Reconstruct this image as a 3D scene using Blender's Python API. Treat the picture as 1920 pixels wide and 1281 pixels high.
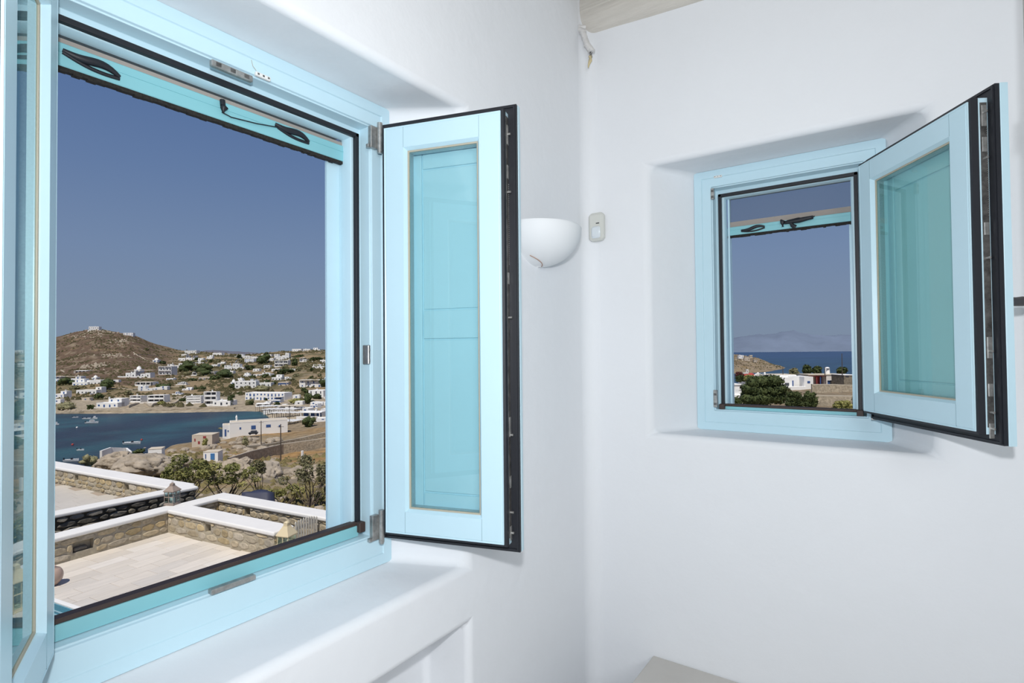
import bpy, bmesh, math, random
from math import sin, cos, pi, radians, atan2, sqrt, tan
from mathutils import Vector, Matrix, noise
import numpy as np
random.seed(7)
S = bpy.context.scene
COL = S.collection
for o in list(bpy.data.objects): bpy.data.objects.remove(o)

# ------------------------------------------------------------------ camera
# world: X along the left wall into the room corner, Y out through the left wall, eye at z = 0
FP = 1030.0
YAW = atan2(715, FP); PITCH = atan2(19.5, FP); ROLL = .009
F0 = Vector((cos(YAW), sin(YAW), 0)); R0 = Vector((sin(YAW), -cos(YAW), 0)); U0 = Vector((0, 0, 1))
CF = F0*cos(PITCH) + U0*sin(PITCH); CU = -F0*sin(PITCH) + U0*cos(PITCH)
CR = R0*cos(ROLL) - CU*sin(ROLL); CU = CU*cos(ROLL) + R0*sin(ROLL)
cd = bpy.data.cameras.new('camera'); cam = bpy.data.objects.new('camera', cd); COL.objects.link(cam)
cd.sensor_width = 36; cd.lens = 36*FP/1920; cd.clip_start = .02; cd.clip_end = 40000
m = Matrix((CR, CU, -CF)).transposed().to_4x4(); cam.matrix_world = m
S.camera = cam

# ------------------------------------------------------------------ sky, sun, lamps, exposure
W = bpy.data.worlds.new('sky'); S.world = W; W.use_nodes = True
nt = W.node_tree; nt.nodes.clear()
N = nt.nodes.new; L = nt.links.new
tc = N('ShaderNodeTexCoord'); sep = N('ShaderNodeSeparateXYZ'); rp = N('ShaderNodeValToRGB')
bg = N('ShaderNodeBackground'); out = N('ShaderNodeOutputWorld')
L(tc.outputs['Generated'], sep.inputs[0]); L(sep.outputs['Z'], rp.inputs[0]); L(rp.outputs[0], bg.inputs[0]); L(bg.outputs[0], out.inputs[0])
SKY = [(0.0, (.205, .262, .352)), (.07, (.195, .262, .375)), (.16, (.170, .245, .390)), (.28, (.125, .200, .365)), (.42, (.085, .155, .330)), (1, (.04, .085, .24))]
el = rp.color_ramp.elements
el[0].position = 0; el[0].color = (*SKY[0][1], 1); el[1].position = 1; el[1].color = (*SKY[-1][1], 1)
for p_, c_ in SKY[1:-1]:
    e = el.new(p_); e.color = (*c_, 1)
bg.inputs[1].default_value = 1.0
sd = bpy.data.lights.new('sun', 'SUN'); sun = bpy.data.objects.new('sun', sd); COL.objects.link(sun)
sd.energy = 3.6; sd.angle = radians(.53); sd.color = (1, .955, .88)
saz, sel = radians(207), radians(60)
sv = Vector((cos(saz)*cos(sel), sin(saz)*cos(sel), sin(sel)))
sun.rotation_euler = (-sv).to_track_quat('-Z', 'Y').to_euler()
def area(name, loc, target, size, energy, color=(1, 1, 1), shape='DISK'):
    d = bpy.data.lights.new(name, 'AREA'); o = bpy.data.objects.new(name, d); COL.objects.link(o)
    d.shape = shape; d.size = size; d.energy = energy; d.color = color
    o.location = loc; o.rotation_euler = (Vector(target)-Vector(loc)).to_track_quat('-Z', 'Y').to_euler()
    return o
area('camera_flash', (-.03, -.03, .19), (1.5, .8, .2), .06, 18.5, (.975, .985, 1))
area('bounce_fill', (-1.3, -1.6, 1.0), (.3, .3, -.9), 1.5, 40, (.93, .97, 1))  # added fill for flash light bouncing around the room, no lamp stands here
S.view_settings.view_transform = 'Standard'; S.view_settings.look = 'None'
S.view_settings.exposure = 0; S.view_settings.gamma = 1; S.view_settings.use_curve_mapping = False

# ------------------------------------------------------------------ helpers
def ray(x, y): return CF + CR*((x-960)/FP) - CU*((y-640.5)/FP)
def onX(x, y, X): r = ray(x, y); return r*(X/r.x)
def onY(x, y, Y): r = ray(x, y); return r*(Y/r.y)
def onZ(x, y, Z): r = ray(x, y); return r*(Z/r.z)

MATS = {}
def mat(name, col, rough=.6, metal=0, spec=.5, var=0, hue=0, nscale=0, namp=0, bump=0, bscale=20, coords='Object', col2=None, attr=False, stretch=None, ior=None):
    if name in MATS: return MATS[name]
    m = bpy.data.materials.new(name); m.use_nodes = True; t = m.node_tree; b = t.nodes['Principled BSDF']
    b.inputs['Roughness'].default_value = rough; b.inputs['Metallic'].default_value = metal
    b.inputs['Specular IOR Level'].default_value = spec
    n = t.nodes.new; l = t.links.new
    c = None
    if attr:
        a = n('ShaderNodeAttribute'); a.attribute_name = 'cover'; c = a.outputs['Color']
    else:
        rg = n('ShaderNodeRGB'); rg.outputs[0].default_value = (*col, 1); c = rg.outputs[0]
    tcn = n('ShaderNodeTexCoord'); vec = tcn.outputs[coords]
    if stretch:
        mp = n('ShaderNodeMapping'); mp.inputs['Scale'].default_value = stretch; l(vec, mp.inputs[0]); vec = mp.outputs[0]
    if namp or col2:
        no = n('ShaderNodeTexNoise'); no.inputs['Scale'].default_value = nscale; no.inputs['Detail'].default_value = 8; no.inputs['Roughness'].default_value = .65
        l(vec, no.inputs['Vector'])
        r = n('ShaderNodeMapRange'); r.inputs[1].default_value = .32; r.inputs[2].default_value = .68; l(no.outputs[0], r.inputs[0])
        if col2:
            mx = n('ShaderNodeMix'); mx.data_type = 'RGBA'; l(r.outputs[0], mx.inputs[0]); l(c, mx.inputs[6]); mx.inputs[7].default_value = (*col2, 1); c = mx.outputs[2]
        if namp:
            r2 = n('ShaderNodeMapRange'); r2.inputs[3].default_value = 1-namp; r2.inputs[4].default_value = 1+namp; l(r.outputs[0], r2.inputs[0])
            vm = n('ShaderNodeVectorMath'); vm.operation = 'SCALE'; l(c, vm.inputs[0]); l(r2.outputs[0], vm.inputs['Scale']); c = vm.outputs[0]
    if var or hue:
        oi = n('ShaderNodeObjectInfo'); hs = n('ShaderNodeHueSaturation')
        r3 = n('ShaderNodeMapRange'); r3.inputs[3].default_value = 1-var; r3.inputs[4].default_value = 1+var; l(oi.outputs['Random'], r3.inputs[0]); l(r3.outputs[0], hs.inputs['Value'])
        if hue:
            ml = n('ShaderNodeMath'); ml.operation = 'MULTIPLY'; ml.inputs[1].default_value = 7.31; fr = n('ShaderNodeMath'); fr.operation = 'FRACT'
            l(oi.outputs['Random'], ml.inputs[0]); l(ml.outputs[0], fr.inputs[0])
            r4 = n('ShaderNodeMapRange'); r4.inputs[3].default_value = 1-hue*6; r4.inputs[4].default_value = 1+hue*4; l(fr.outputs[0], r4.inputs[0]); l(r4.outputs[0], hs.inputs['Saturation'])
        l(c, hs.inputs['Color']); c = hs.outputs[0]
    l(c, b.inputs['Base Color'])
    if bump:
        nb = n('ShaderNodeTexNoise'); nb.inputs['Scale'].default_value = bscale; nb.inputs['Detail'].default_value = 5; l(vec, nb.inputs['Vector'])
        bp = n('ShaderNodeBump'); bp.inputs['Strength'].default_value = bump; bp.inputs['Distance'].default_value = .3/bscale; l(nb.outputs[0], bp.inputs['Height']); l(bp.outputs[0], b.inputs['Normal'])
    MATS[name] = m; return m

PLASTER = mat('white_plaster', (.83, .85, .88), .75, spec=.25, nscale=1.1, namp=.015, bump=.12, bscale=9)
BLUE = mat('light_blue_paint', (.56, .765, .86), .32, spec=.45, nscale=3, namp=.02)
TEAL = mat('teal_screen_paint', (.25, .56, .62), .45)
BLACK = mat('black_rubber', (.012, .014, .02), .5)
BROWN = mat('dark_brown_rubber', (.055, .035, .03), .6)
METAL = mat('galvanised_metal', (.42, .42, .41), .42, metal=.75, nscale=60, namp=.3)
DMETAL = mat('dark_greased_metal', (.16, .155, .15), .45, metal=.7, nscale=50, namp=.5)
TAN = mat('tan_sealant', (.46, .42, .33), .7)
HEM = mat('beige_screen_hem', (.35, .31, .28), .9)
WHITEP = mat('white_plastic', (.80, .80, .78), .4)
CREAMP = mat('cream_plastic', (.66, .67, .63), .45)
CERAM = mat('white_glazed_ceramic', (.84, .86, .88), .6, spec=.3)
BEAM = mat('whitewashed_wood', (.62, .59, .54), .7, nscale=4, namp=.10, bump=.2, bscale=12, stretch=(6, .6, 6))
HOLE = mat('dark_void', (.008, .008, .01), .9)
FLOORM = mat('pale_floor_screed', (.80, .79, .78), .6, nscale=2, namp=.05)
STONETOP = mat('beige_stone_top', (.56, .54, .51), .5, nscale=5, namp=.05)
TAPE = mat('white_tape', (.70, .69, .68), .6, nscale=40, namp=.1)
AMBER = mat('yellowed_plug', (.62, .52, .30), .5)

def glassmat(name, tint, f):
    m = bpy.data.materials.new(name); m.use_nodes = True; t = m.node_tree; t.nodes.clear(); n = t.nodes.new; l = t.links.new
    tr = n('ShaderNodeBsdfTransparent'); tr.inputs[0].default_value = (*tint, 1)
    gl = n('ShaderNodeBsdfGlossy'); gl.inputs['Roughness'].default_value = .015; gl.inputs[0].default_value = (.9, 1, 1, 1)
    lw = n('ShaderNodeLayerWeight'); lw.inputs[0].default_value = .5; pw = n('ShaderNodeMath'); pw.operation = 'POWER'; pw.inputs[1].default_value = 5; l(lw.outputs['Facing'], pw.inputs[0]); fr = n('ShaderNodeMapRange'); fr.inputs[3].default_value = f; fr.inputs[4].default_value = 1; l(pw.outputs[0], fr.inputs[0]); mx = n('ShaderNodeMixShader'); o = n('ShaderNodeOutputMaterial')
    l(fr.outputs[0], mx.inputs[0]); l(tr.outputs[0], mx.inputs[1]); l(gl.outputs[0], mx.inputs[2]); l(mx.outputs[0], o.inputs[0]); return m
GLASS = glassmat('sash_glass', (.75, .88, .88), .06)
GLASS2 = glassmat('dimmed_green_sash_glass', (.66, .84, .80), .10)  # right window: deeper tint stands in for weaker flash and dark reflections
def meshmat():
    m = bpy.data.materials.new('insect_mesh_weave'); m.use_nodes = True; t = m.node_tree; t.nodes.clear(); n = t.nodes.new; l = t.links.new
    tr = n('ShaderNodeBsdfTransparent'); df = n('ShaderNodeBsdfDiffuse'); df.inputs[0].default_value = (.10, .10, .11, 1)
    mx = n('ShaderNodeMixShader'); mx.inputs[0].default_value = .38; o = n('ShaderNodeOutputMaterial')
    l(tr.outputs[0], mx.inputs[1]); l(df.outputs[0], mx.inputs[2]); l(mx.outputs[0], o.inputs[0]); return m
MESHM = meshmat()

class MB:
    """collects shapes and links them as ONE mesh object"""
    def __init__(s): s.v = []; s.f = []; s.sm = []
    def add(s, vs, fs, smooth=False):
        b = len(s.v); s.v += [tuple(v) for v in vs]; s.f += [tuple(i+b for i in f) for f in fs]; s.sm += [smooth]*len(fs); return s
    def box(s, x0, x1, y0, y1, z0, z1, T=None):
        vs = [Vector((x, y, z)) for z in (z0, z1) for y in (y0, y1) for x in (x0, x1)]
        if T: vs = [T(v) for v in vs]
        return s.add(vs, [(0, 2, 3, 1), (4, 5, 7, 6), (0, 1, 5, 4), (2, 6, 7, 3), (0, 4, 6, 2), (1, 3, 7, 5)])
    def cbox(s, x0, x1, y0, y1, z0, z1, c, T=None):
        "box with chamfered edges"
        vs = []; 
        for sx in (0, 1):
            for sy in (0, 1):
                for sz in (0, 1):
                    X = (x0, x1)[sx]; Y = (y0, y1)[sy]; Z = (z0, z1)[sz]
                    dx = c if sx == 0 else -c; dy = c if sy == 0 else -c; dz = c if sz == 0 else -c
                    vs += [Vector((X, Y+dy, Z+dz)), Vector((X+dx, Y, Z+dz)), Vector((X+dx, Y+dy, Z))]
        if T: vs = [T(v) for v in vs]
        bm = bmesh.new(); bv = [bm.verts.new(v) for v in vs]; r = bmesh.ops.convex_hull(bm, input=bv)
        bm.verts.index_update(); idx = {v: i for i, v in enumerate(bm.verts)}
        s.add([v.co for v in bm.verts], [[idx[v] for v in f.verts] for f in bm.faces]); bm.free(); return s
    def prism(s, pts, z0, z1):
        n = len(pts); vs = [(p[0], p[1], z0) for p in pts]+[(p[0], p[1], z1) for p in pts]
        return s.add(vs, [tuple(range(n))[::-1], tuple(range(n, 2*n))]+[(i, (i+1) % n, n+(i+1) % n, n+i) for i in range(n)])
    def tube(s, pts, r, n=8, cap=True):
        pts = [Vector(p) for p in pts]; rs = r if isinstance(r, (list, tuple)) else [r]*len(pts); vs = []
        for i, p in enumerate(pts):
            d = (pts[min(i+1, len(pts)-1)]-pts[max(i-1, 0)]).normalized()
            a = d.cross(Vector((0, 0, 1)));
            if a.length < .05: a = d.cross(Vector((1, 0, 0)))
            a.normalize(); b = d.cross(a)
            vs += [p+(a*cos(2*pi*k/n)+b*sin(2*pi*k/n))*rs[i] for k in range(n)]
        fs = [(i*n+k, i*n+(k+1) % n, (i+1)*n+(k+1) % n, (i+1)*n+k) for i in range(len(pts)-1) for k in range(n)]
        s.add(vs, fs, True)
        if cap: s.add(vs[:n], [tuple(range(n))[::-1]]); s.add(vs[-n:], [tuple(range(n))])
        return s
    def lathe(s, c, prof, n=16, a0=0, a1=2*pi):
        full = abs(a1-a0-2*pi) < 1e-6; k = n if full else n+1
        vs = [(c[0]+r*cos(a0+(a1-a0)*j/n), c[1]+r*sin(a0+(a1-a0)*j/n), c[2]+z) for r, z in prof for j in range(k)]
        fs = [(i*k+j, i*k+(j+1) % k, (i+1)*k+(j+1) % k, (i+1)*k+j) for i in range(len(prof)-1) for j in range(n)]
        return s.add(vs, fs, True)
    def ring(s, rect, prof, T, bx=(0, 0)):
        "mitred rectangular frame: closed profile of (inset, depth)"
        u0, u1, v0, v1 = rect; n = len(prof); vs = []
        for o, w in prof:
            b = 0 if o < .05 else bx[0] if o < .09 else bx[1]
            vs += [T(Vector(q)) for q in ((u0+o, w, v0+o+b), (u1-o, w, v0+o+b), (u1-o, w, v1-o), (u0+o, w, v1-o))]
        fs = []
        for i in range(n):
            j = (i+1) % n
            for k in range(4):
                l = (k+1) % 4; fs.append((i*4+k, i*4+l, j*4+l, j*4+k))
        return s.add(vs, fs)
    def build(s, name, mt, parent=None, kind=None, bevel=0, org=None, seg=2, fix=True):
        me = bpy.data.meshes.new(name)
        if parent is not None and org is None: org = WORG.get(parent.name, Vector((0, 0, 0)))
        org = org or Vector((0, 0, 0))
        me.from_pydata([(v[0]-org[0], v[1]-org[1], v[2]-org[2]) for v in s.v], [], s.f)
        me.materials.append(mt); me.polygons.foreach_set('use_smooth', s.sm)
        if fix:
            bm = bmesh.new(); bm.from_mesh(me); bmesh.ops.recalc_face_normals(bm, faces=bm.faces); bm.to_mesh(me); bm.free()
        me.update()
        o = bpy.data.objects.new(name, me); COL.objects.link(o)
        if parent is not None: o.parent = parent
        else: o.location = org
        WORG[o.name] = org
        if kind: o['kind'] = kind
        if bevel:
            md = o.modifiers.new('soft', 'BEVEL'); md.width = bevel; md.segments = seg; md.limit_method = 'ANGLE'; md.angle_limit = radians(35)
            if seg > 1:
                me.polygons.foreach_set('use_smooth', [True]*len(me.polygons)); md.harden_normals = True
        return o
WORG = {}
def empty(name, loc, kind=None):
    o = bpy.data.objects.new(name, None); COL.objects.link(o); o.location = loc; o.empty_display_size = .1; WORG[o.name] = Vector(loc)
    if kind: o['kind'] = kind
    return o
def tag(o, label, cat, group=None, kind=None):
    o['label'] = label; o['category'] = cat
    if group: o['group'] = group
    if kind: o['kind'] = kind
    return o
def copy_tree(src, dloc=None, parent=None):
    c = src.copy(); COL.objects.link(c)
    if parent is not None: c.parent = parent
    for ch in CH.get(src.name, []): copy_tree(ch, None, c)
    return c
CH = {}

# ------------------------------------------------------------------ the room
YW, XW, ZF, ZCE = .993, 1.958, -1.55, 1.390      # left wall face, right wall face, floor, ceiling
YF, XF = 1.163, 2.13                            # room-side faces of the two window frames
YO, XO = 1.30, 2.27                             # outer faces of the house walls
R1 = (.225, 1.076, -.580, .690)                 # frame of the left window: x0 x1 z0 z1
R2 = (-.620, -.008, -.300, .680)                # frame of the right window: -y1 -y0 z0 z1
T1 = lambda v: Vector((v.x, YF+v.y, v.z))
T2 = lambda v: Vector((XF+v.y, -v.x, v.z))

def wall_with_window(name, u_lo, u_hi, rect, hole, T, dwall, back, niche=None):
    """plastered wall; T maps (along, depth from frame face, z); the wall face is at depth dwall; splayed reveals run to the frame"""
    h0, h1, g0, g1 = hole; r0, r1, q0, q1 = rect; mb = MB()
    zb, zt = ZF-.05, ZCE+.2
    P = lambda u, w, v: T(Vector((u, w, v)))
    def quad(*a): mb.add([P(*q) for q in a], [(0, 1, 2, 3)])
    zlow = zb if niche else g0
    D = dwall
    lv = [zb] + ([niche[0]] if niche else []) + [g0, g1, zt]
    for c0, c1 in zip(lv, lv[1:]):
        quad((u_lo, D, c0), (h0, D, c0), (h0, D, c1), (u_lo, D, c1)); quad((h1, D, c0), (u_hi, D, c0), (u_hi, D, c1), (h1, D, c1))
    quad((h0, D, g1), (h1, D, g1), (h1, D, zt), (h0, D, zt))
    i = .012
    quad((h0, D, g1), (h1, D, g1), (r1, 0+i, q1), (r0, 0+i, q1))          # soffit
    quad((h0, D, g0), (h0, D, g1), (r0, i, q1), (r0, i, q0))              # side reveals
    quad((h1, D, g0), (h1, D, g1), (r1, i, q1), (r1, i, q0))
    quad((h0, D, g0), (h1, D, g0), (r1, i, q0), (r0, i, q0))              # sill
    if niche:
        s0, nb = niche                                                     # underside of the sill slab, back of the niche
        quad((h0, D, s0), (h1, D, s0), (h1, D, g0), (h0, D, g0))
        quad((h0, D, s0), (h1, D, s0), (h1, nb, s0), (h0, nb, s0))
        quad((h0, D, zb), (h0, D, s0), (h0, nb, s0), (h0, nb, zb))
        quad((h1, D, zb), (h1, D, s0), (h1, nb, s0), (h1, nb, zb))
        quad((h0, nb, zb), (h1, nb, zb), (h1, nb, s0), (h0, nb, s0))
    else:
        quad((h0, D, zb), (h1, D, zb), (h1, D, g0), (h0, D, g0))
    bm = bmesh.new()
    me = bpy.data.meshes.new(name); me.from_pydata(mb.v, [], mb.f); bm.from_mesh(me); bmesh.ops.remove_doubles(bm, verts=bm.verts, dist=1e-4)
    bmesh.ops.recalc_face_normals(bm, faces=bm.faces); bm.normal_update()
    fr_ = T(Vector((0, D, 0)))-T(Vector((0, 0, 0)))
    if max(bm.faces, key=lambda f: f.calc_area()).normal.dot(fr_) < 0: bmesh.ops.reverse_faces(bm, faces=bm.faces)
    bm.to_mesh(me); bm.free(); me.materials.append(PLASTER)
    me.polygons.foreach_set('use_smooth', [True]*len(me.polygons))
    o = bpy.data.objects.new(name, me); COL.objects.link(o); o['kind'] = 'structure'
    md = o.modifiers.new('soft', 'BEVEL'); md.width = .022; md.segments = 4; md.limit_method = 'ANGLE'; md.angle_limit = radians(20); md.harden_normals = True
    WORG[o.name] = Vector((0, 0, 0))
    # outer leaf of the wall
    ob = MB(); e = .008
    B = back; a0, a1, b0, b1 = u_lo-.3, u_hi+.3, -3.85, ZCE+.45
    w0 = .03
    for q in ((a0, r0+e, b0, b1), (r1-e, a1, b0, b1), (r0+e, r1-e, q1-e, b1), (r0+e, r1-e, b0, q0+e)):
        ob.box(q[0], q[1], max(w0, niche[1]+.01 if niche and q[3] <= q0+e else w0), B, q[2], q[3], T)
    ob.build('outer_leaf', PLASTER, o)
    return o
wl = wall_with_window('wall_left', -3.2, XW+.02, R1, (.10, 1.205, -.60, .694), T1, YW-YF, YO-YF, niche=(-.765, -.006))
wr = wall_with_window('wall_right', -(YW+.02), 3.6, R2, (-.742, .098, -.303, .686), T2, XW-XF, XO-XF)
b = MB(); b.box(-3.3, -3.1, -3.8, YO, ZF-.1, ZCE+.3); b.build('wall_back', PLASTER, kind='structure')
b = MB(); b.box(-3.3, XO, -3.8, -3.5, ZF-.1, ZCE+.3); b.build('wall_front', PLASTER, kind='structure')
b = MB(); b.box(-3.3, XO-.05, -3.7, YO-.05, ZF-.15, ZF); b.build('floor', FLOORM, kind='structure')
# rounded inner corner between the two walls
b = MB(); rr = .055; vs = []
for k in range(9):
    a = k/8*pi/2; vs.append((XW-rr+rr*sin(a), YW-rr+rr*cos(a)))
vs = [(XW-rr+rr*sin(k/8*pi/2), YW-rr+rr*cos(k/8*pi/2)) for k in range(9)]
n_ = len(vs); b.add([(x, y, ZF) for x, y in vs]+[(x, y, ZCE) for x, y in vs], [(i, i+1, n_+i+1, n_+i) for i in range(n_-1)], True)
b.build('trim_1', PLASTER, kind='structure')
# ceiling of whitewashed boards over round log beams
ce = MB().box(-3.3, XO, -3.8, YO, ZCE+.03, ZCE+.3).build('ceiling', PLASTER, kind='structure')
y = -3.5
for i in range(31):
    x1 = XW; MB().cbox(-3.1, x1, y+.002, min(y+.146, YW), ZCE, ZCE+.03, .003).build('plank', BEAM, ce); y += .148
def beam(x, z, r, name='trim_2'):
    bb = MB(); pts = []; rs = []
    for k in range(34):
        yy = -3.5+k*(YW+3.5)/33; f_ = min(1, (YW-yy)/.55) if name == 'trim_2' else 0; pts.append((x+.004*sin(k*.9), yy, z-.028*f_)); rs.append(r*(1+.02*sin(k*1.9)+.12*f_))
    bb.tube(pts, rs, 20); return bb.build(name, BEAM, kind='structure')
beam(XW+.050, 1.334, .088)
MB().cbox(XW-.043, XW+.01, -3.5, YW, 1.334, ZCE, .003).build('trim_8', BEAM, kind='structure', bevel=0)
for i, x in enumerate((.9, -.2, -1.3, -2.4)): beam(x, ZCE-.02, .10, 'trim_%d' % (3+i))
# door lining at the right edge of the frame
b = MB(); b.box(XW-.035, XW+.01, -.45, -.298, ZF, 1.20); b.box(XW-.035, XW+.01, -1.35, -.298, 1.20, 1.28)
d1 = empty('door_1', (XW, -.8, ZF), 'structure')
b.build('door_frame', mat('beige_door_paint', (.52, .50, .47), .6), d1, bevel=.004)
MB().box(XW-.02, XW+.008, -1.2, -.45, ZF, 1.20).build('door_leaf', mat('beige_door_leaf', (.55, .53, .50), .6), d1)
MB().tube([(XW-.042, -.302, .52), (XW-.042, -.302, .60)], .008, 10).build('hinge', METAL, d1)

# ------------------------------------------------------------------ windows
FP_SIDE = [(0, 0), (.028, 0), (.030, .004), (.062, .004), (.064, .010), (.067, .010), (.069, .046), (.098, .046), (.100, .049), (.100, .085), (0, .085)]
def window(name, rect, T, loc, bx):
    root = empty(name, loc, 'structure')
    MB().ring(rect, FP_SIDE, T, bx).build('window_frame', BLUE, root, bevel=.0015, seg=2)
    u0, u1, v0, v1 = rect
    # black seal on three sides
    g = MB(); o = .080; q = .012
    a0, a1, c0, c1 = u0+o, u1-o, v0+.095+bx[1], v1-o-.006
    g.box(a1-q, a1, .034, .0465, c0, c1, T); g.box(a0, a0+q, .034, .0465, c0, c1, T); g.box(a0, a1, .034, .0465, c1-q, c1, T)
    g.build('frame_gasket', BLACK, root, bevel=.002)
    return root
w1 = window('window_1', R1, T1, (.65, YF, R1[2]), (.018, .010))
w2 = window('window_2', R2, T2, (XF, .31, R2[2]), (.010, -.016))
def lower_rail(root, rect, T, cap_lo, cap_hi, zb):
    u0, u1, v0, v1 = rect
    MB().box(u0+.092, u1-.092, .030, .0455, zb-.034, zb-.006, T).build('screen_sill', TEAL, root)
    MB().cbox(u0+.088, u1-.090, .032, .056, zb-.0065, zb+.003, .002, T).build('rubber_strip', BROWN, root)
    for s_, a in ((cap_lo, u0+.076), (cap_hi, u1-.096)):
        if s_: MB().cbox(a, a+.020, .018, .046, zb-.024, zb+.003, .002, T).build('corner_cap', BROWN, root)
lower_rail(w1, R1, T1, False, True, -.458)
lower_rail(w2, R2, T2, True, True, -.206)
def grip(c0, c1, r, droop):
    "moulded pull handle: a bowed bar between two feet on a thin back plate"
    m_ = MB(); c0 = Vector(c0); c1 = Vector(c1); n = 12
    nrm = Vector((0, 0, 1)); fw = (c1-c0).normalized().cross(nrm); fw = -fw if fw.dot(c0) > 0 else fw
    pts = [c0.lerp(c1, k/n)+fw*(.0035*sin(pi*k/n)**.6)+Vector((0, 0, droop*sin(pi*k/n)-.004*sin(2*pi*k/n))) for k in range(n+1)]
    m_.tube(pts, [r*(.55+.6*sin(pi*k/n)) for k in range(n+1)], 8)
    pts2 = [c0.lerp(c1, k/n)+Vector((0, 0, -.004-.006*sin(pi*k/n))) for k in range(n+1)]
    m_.tube(pts2, r*.55, 6); return m_
# insect screens: teal pull bar with brush, hem, weave, guides, cassette, cord and handles
def screen(root, T, rect, u0, u1, bz0, bz1, hem, top, w, gw, ustop):
    bar = MB(); bar.cbox(u0, u1, w-.008, w+.008, bz0, bz1, .0015, T); bar.box(u0, u1, w-.0095, w-.008, (bz0+bz1)/2+.004, (bz0+bz1)/2+.0055, T)
    ba = bar.build('screen_bar', TEAL, root)
    br = MB(); x = u0
    while x < u1:
        dx = random.uniform(.008, .02); br.box(x, min(x+dx, u1), w-.006, w+.006, bz0-.007-random.uniform(0, .003), bz0, T); x += dx
    br.build('brush', mat('black_bristle', (.02, .018, .016), .95, nscale=200, namp=.6), ba)
    MB().box(u0, u1, w-.003, w+.003, bz1, hem, T).build('hem', HEM, ba)
    MB().add([T(Vector(q)) for q in ((u0, w, hem), (u1, w, hem), (u1, w, top), (u0, w, top))], [(0, 1, 2, 3)]).build('insect_mesh', MESHM, root)
    MB().box(u0, u1, w-.012, w+.035, top, rect[3]-.005, T).build('screen_cassette', mat('dark_teal_cassette', (.04, .14, .15), .5), root)
    for a, b_ in gw:
        gm = MB(); gm.box(a, b_, w+.0125, w+.020, rect[2]+.05, bz1, T); gm.box(b_-.006, b_, w-.012, w+.012, rect[2]+.05, top, T)
        gm.build('screen_guide', BLUE, root)
    return ba
ba1 = screen(w1, T1, R1, .30, .978, .531, .574, .584, .600, .085, ((.937, .984), (.278, .312)), 0)
ba2 = screen(w2, T2, R2, -.518, -.112, .440, .472, .492, .588, .090, ((-.529, -.509), (-.119, -.105)), 0)
yb = YF+.077
grip((.351, yb-.001, .560), (.441, yb-.001, .547), .007, .003).build('pull_handle', BLACK, ba1, bevel=0)
grip((.772, yb-.001, .566), (.866, yb-.001, .551), .007, .003).build('pull_handle', BLACK, ba1)
k = MB(); k.tube([(.641, yb-.004, .575), (.641, yb-.006, .562)], .006, 8); k.tube([(.641, yb-.006, .566), (.642, yb-.010, .556), (.641, yb-.006, .545)], [.003, .0085, .003], 10); k.tube([(.641, yb-.006, .546), (.66, yb-.007, .542), (.72, yb-.007, .548), (.785, yb-.004, .560)], .0013, 6)
k.build('cord_toggle', BLACK, ba1)
xb = XF+.082
grip((xb-.001, .468, .455), (xb-.001, .385, .458), .0055, .002).build('pull_handle', BLACK, ba2)
k = MB(); k.tube([(xb-.004, .330, .474), (xb-.010, .322, .463), (xb-.006, .324, .448)], [.003, .010, .004], 8); k.tube([(xb-.005, .318, .462), (xb-.011, .27, .463), (xb-.010, .225, .468)], [.006, .009, .006], 8); k.tube([(xb-.008, .300, .462), (xb-.010, .292, .448), (xb-.008, .282, .440)], [.004, .007, .008], 8); k.tube([(xb-.006, .31, .468), (xb-.02, .27, .47), (xb-.01, .24, .462), (xb-.02, .22, .469)], .002, 6)
k.build('cord_bundle', BLACK, ba2)
# ironmongery on the fixed frames
def plate(root, T, u0, u1, v0, v1, w0, w1, name, m_, slot=True):
    p = MB(); p.cbox(u0, u1, w0, w1, v0, v1, .0015, T).build(name, m_, root)
    q = MB(); L_ = u1-u0
    o = [c for c in root.children if c.name.startswith(name)][-1]
    if slot:
        if L_ > (v1-v0):
            for f_ in (.16, .5, .84): q.cbox(u0+L_*f_-L_*.06, u0+L_*f_+L_*.06, w0-.0012, w0, v0+.003, v1-.003, .0005, T)
        else:
            H_ = v1-v0
            for f_ in (.2, .75): q.cbox(u0+.002, u1-.002, w0-.0012, w0, v0+H_*f_-.004, v0+H_*f_+.004, .0005, T)
        q.build('slot', DMETAL, o)
    return o
plate(w1, T1, .578, .668, .604, .618, -.006, .005, 'strike_plate', METAL)
plate(w1, T1, .580, .676, -.495, -.484, -.004, .012, 'strike_plate', METAL, False)
plate(w1, T1, .676, .712, .624, .634, -.004, .004, 'contact_sensor', WHITEP)
plate(w1, T1, 1.001, 1.009, -.030, .022, .006, .030, 'keeper', METAL)
plate(w2, T2, -.558, -.546, .570, .612, .000, .012, 'keeper', METAL)
plate(w2, T2, -.560, -.546, -.215, -.150, .000, .012, 'keeper', METAL)
plate(w2, T2, -.545, -.515, .648, .656, -.003, .005, 'contact_sensor', WHITEP)
MB().tube([T1(Vector((.678, -.001, .636))), T1(Vector((.670, -.001, .643))), T1(Vector((.667, -.001, .655)))], .0006, 5).build('sensor_wire', TAN, w1)
for z0, z1 in ((.552, .632), (-.512, -.425)):
    h = MB(); h.tube([(1.026, 1.148, z0), (1.026, 1.148, z1)], .0075, 14); h.tube([(1.026, 1.148, z0-.004), (1.026, 1.148, z0)], .006, 12); h.cbox(1.000, 1.022, 1.153, 1.166, z0+.008, z1-.012, .001)
    h.cbox(.992, 1.002, 1.156, 1.166, z0+.006, z0+.016, .001)
    h.cbox(1.030, 1.040, 1.146, 1.152, z0+.012, z1-.006, .001); h.build('hinge', METAL, w1)
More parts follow.
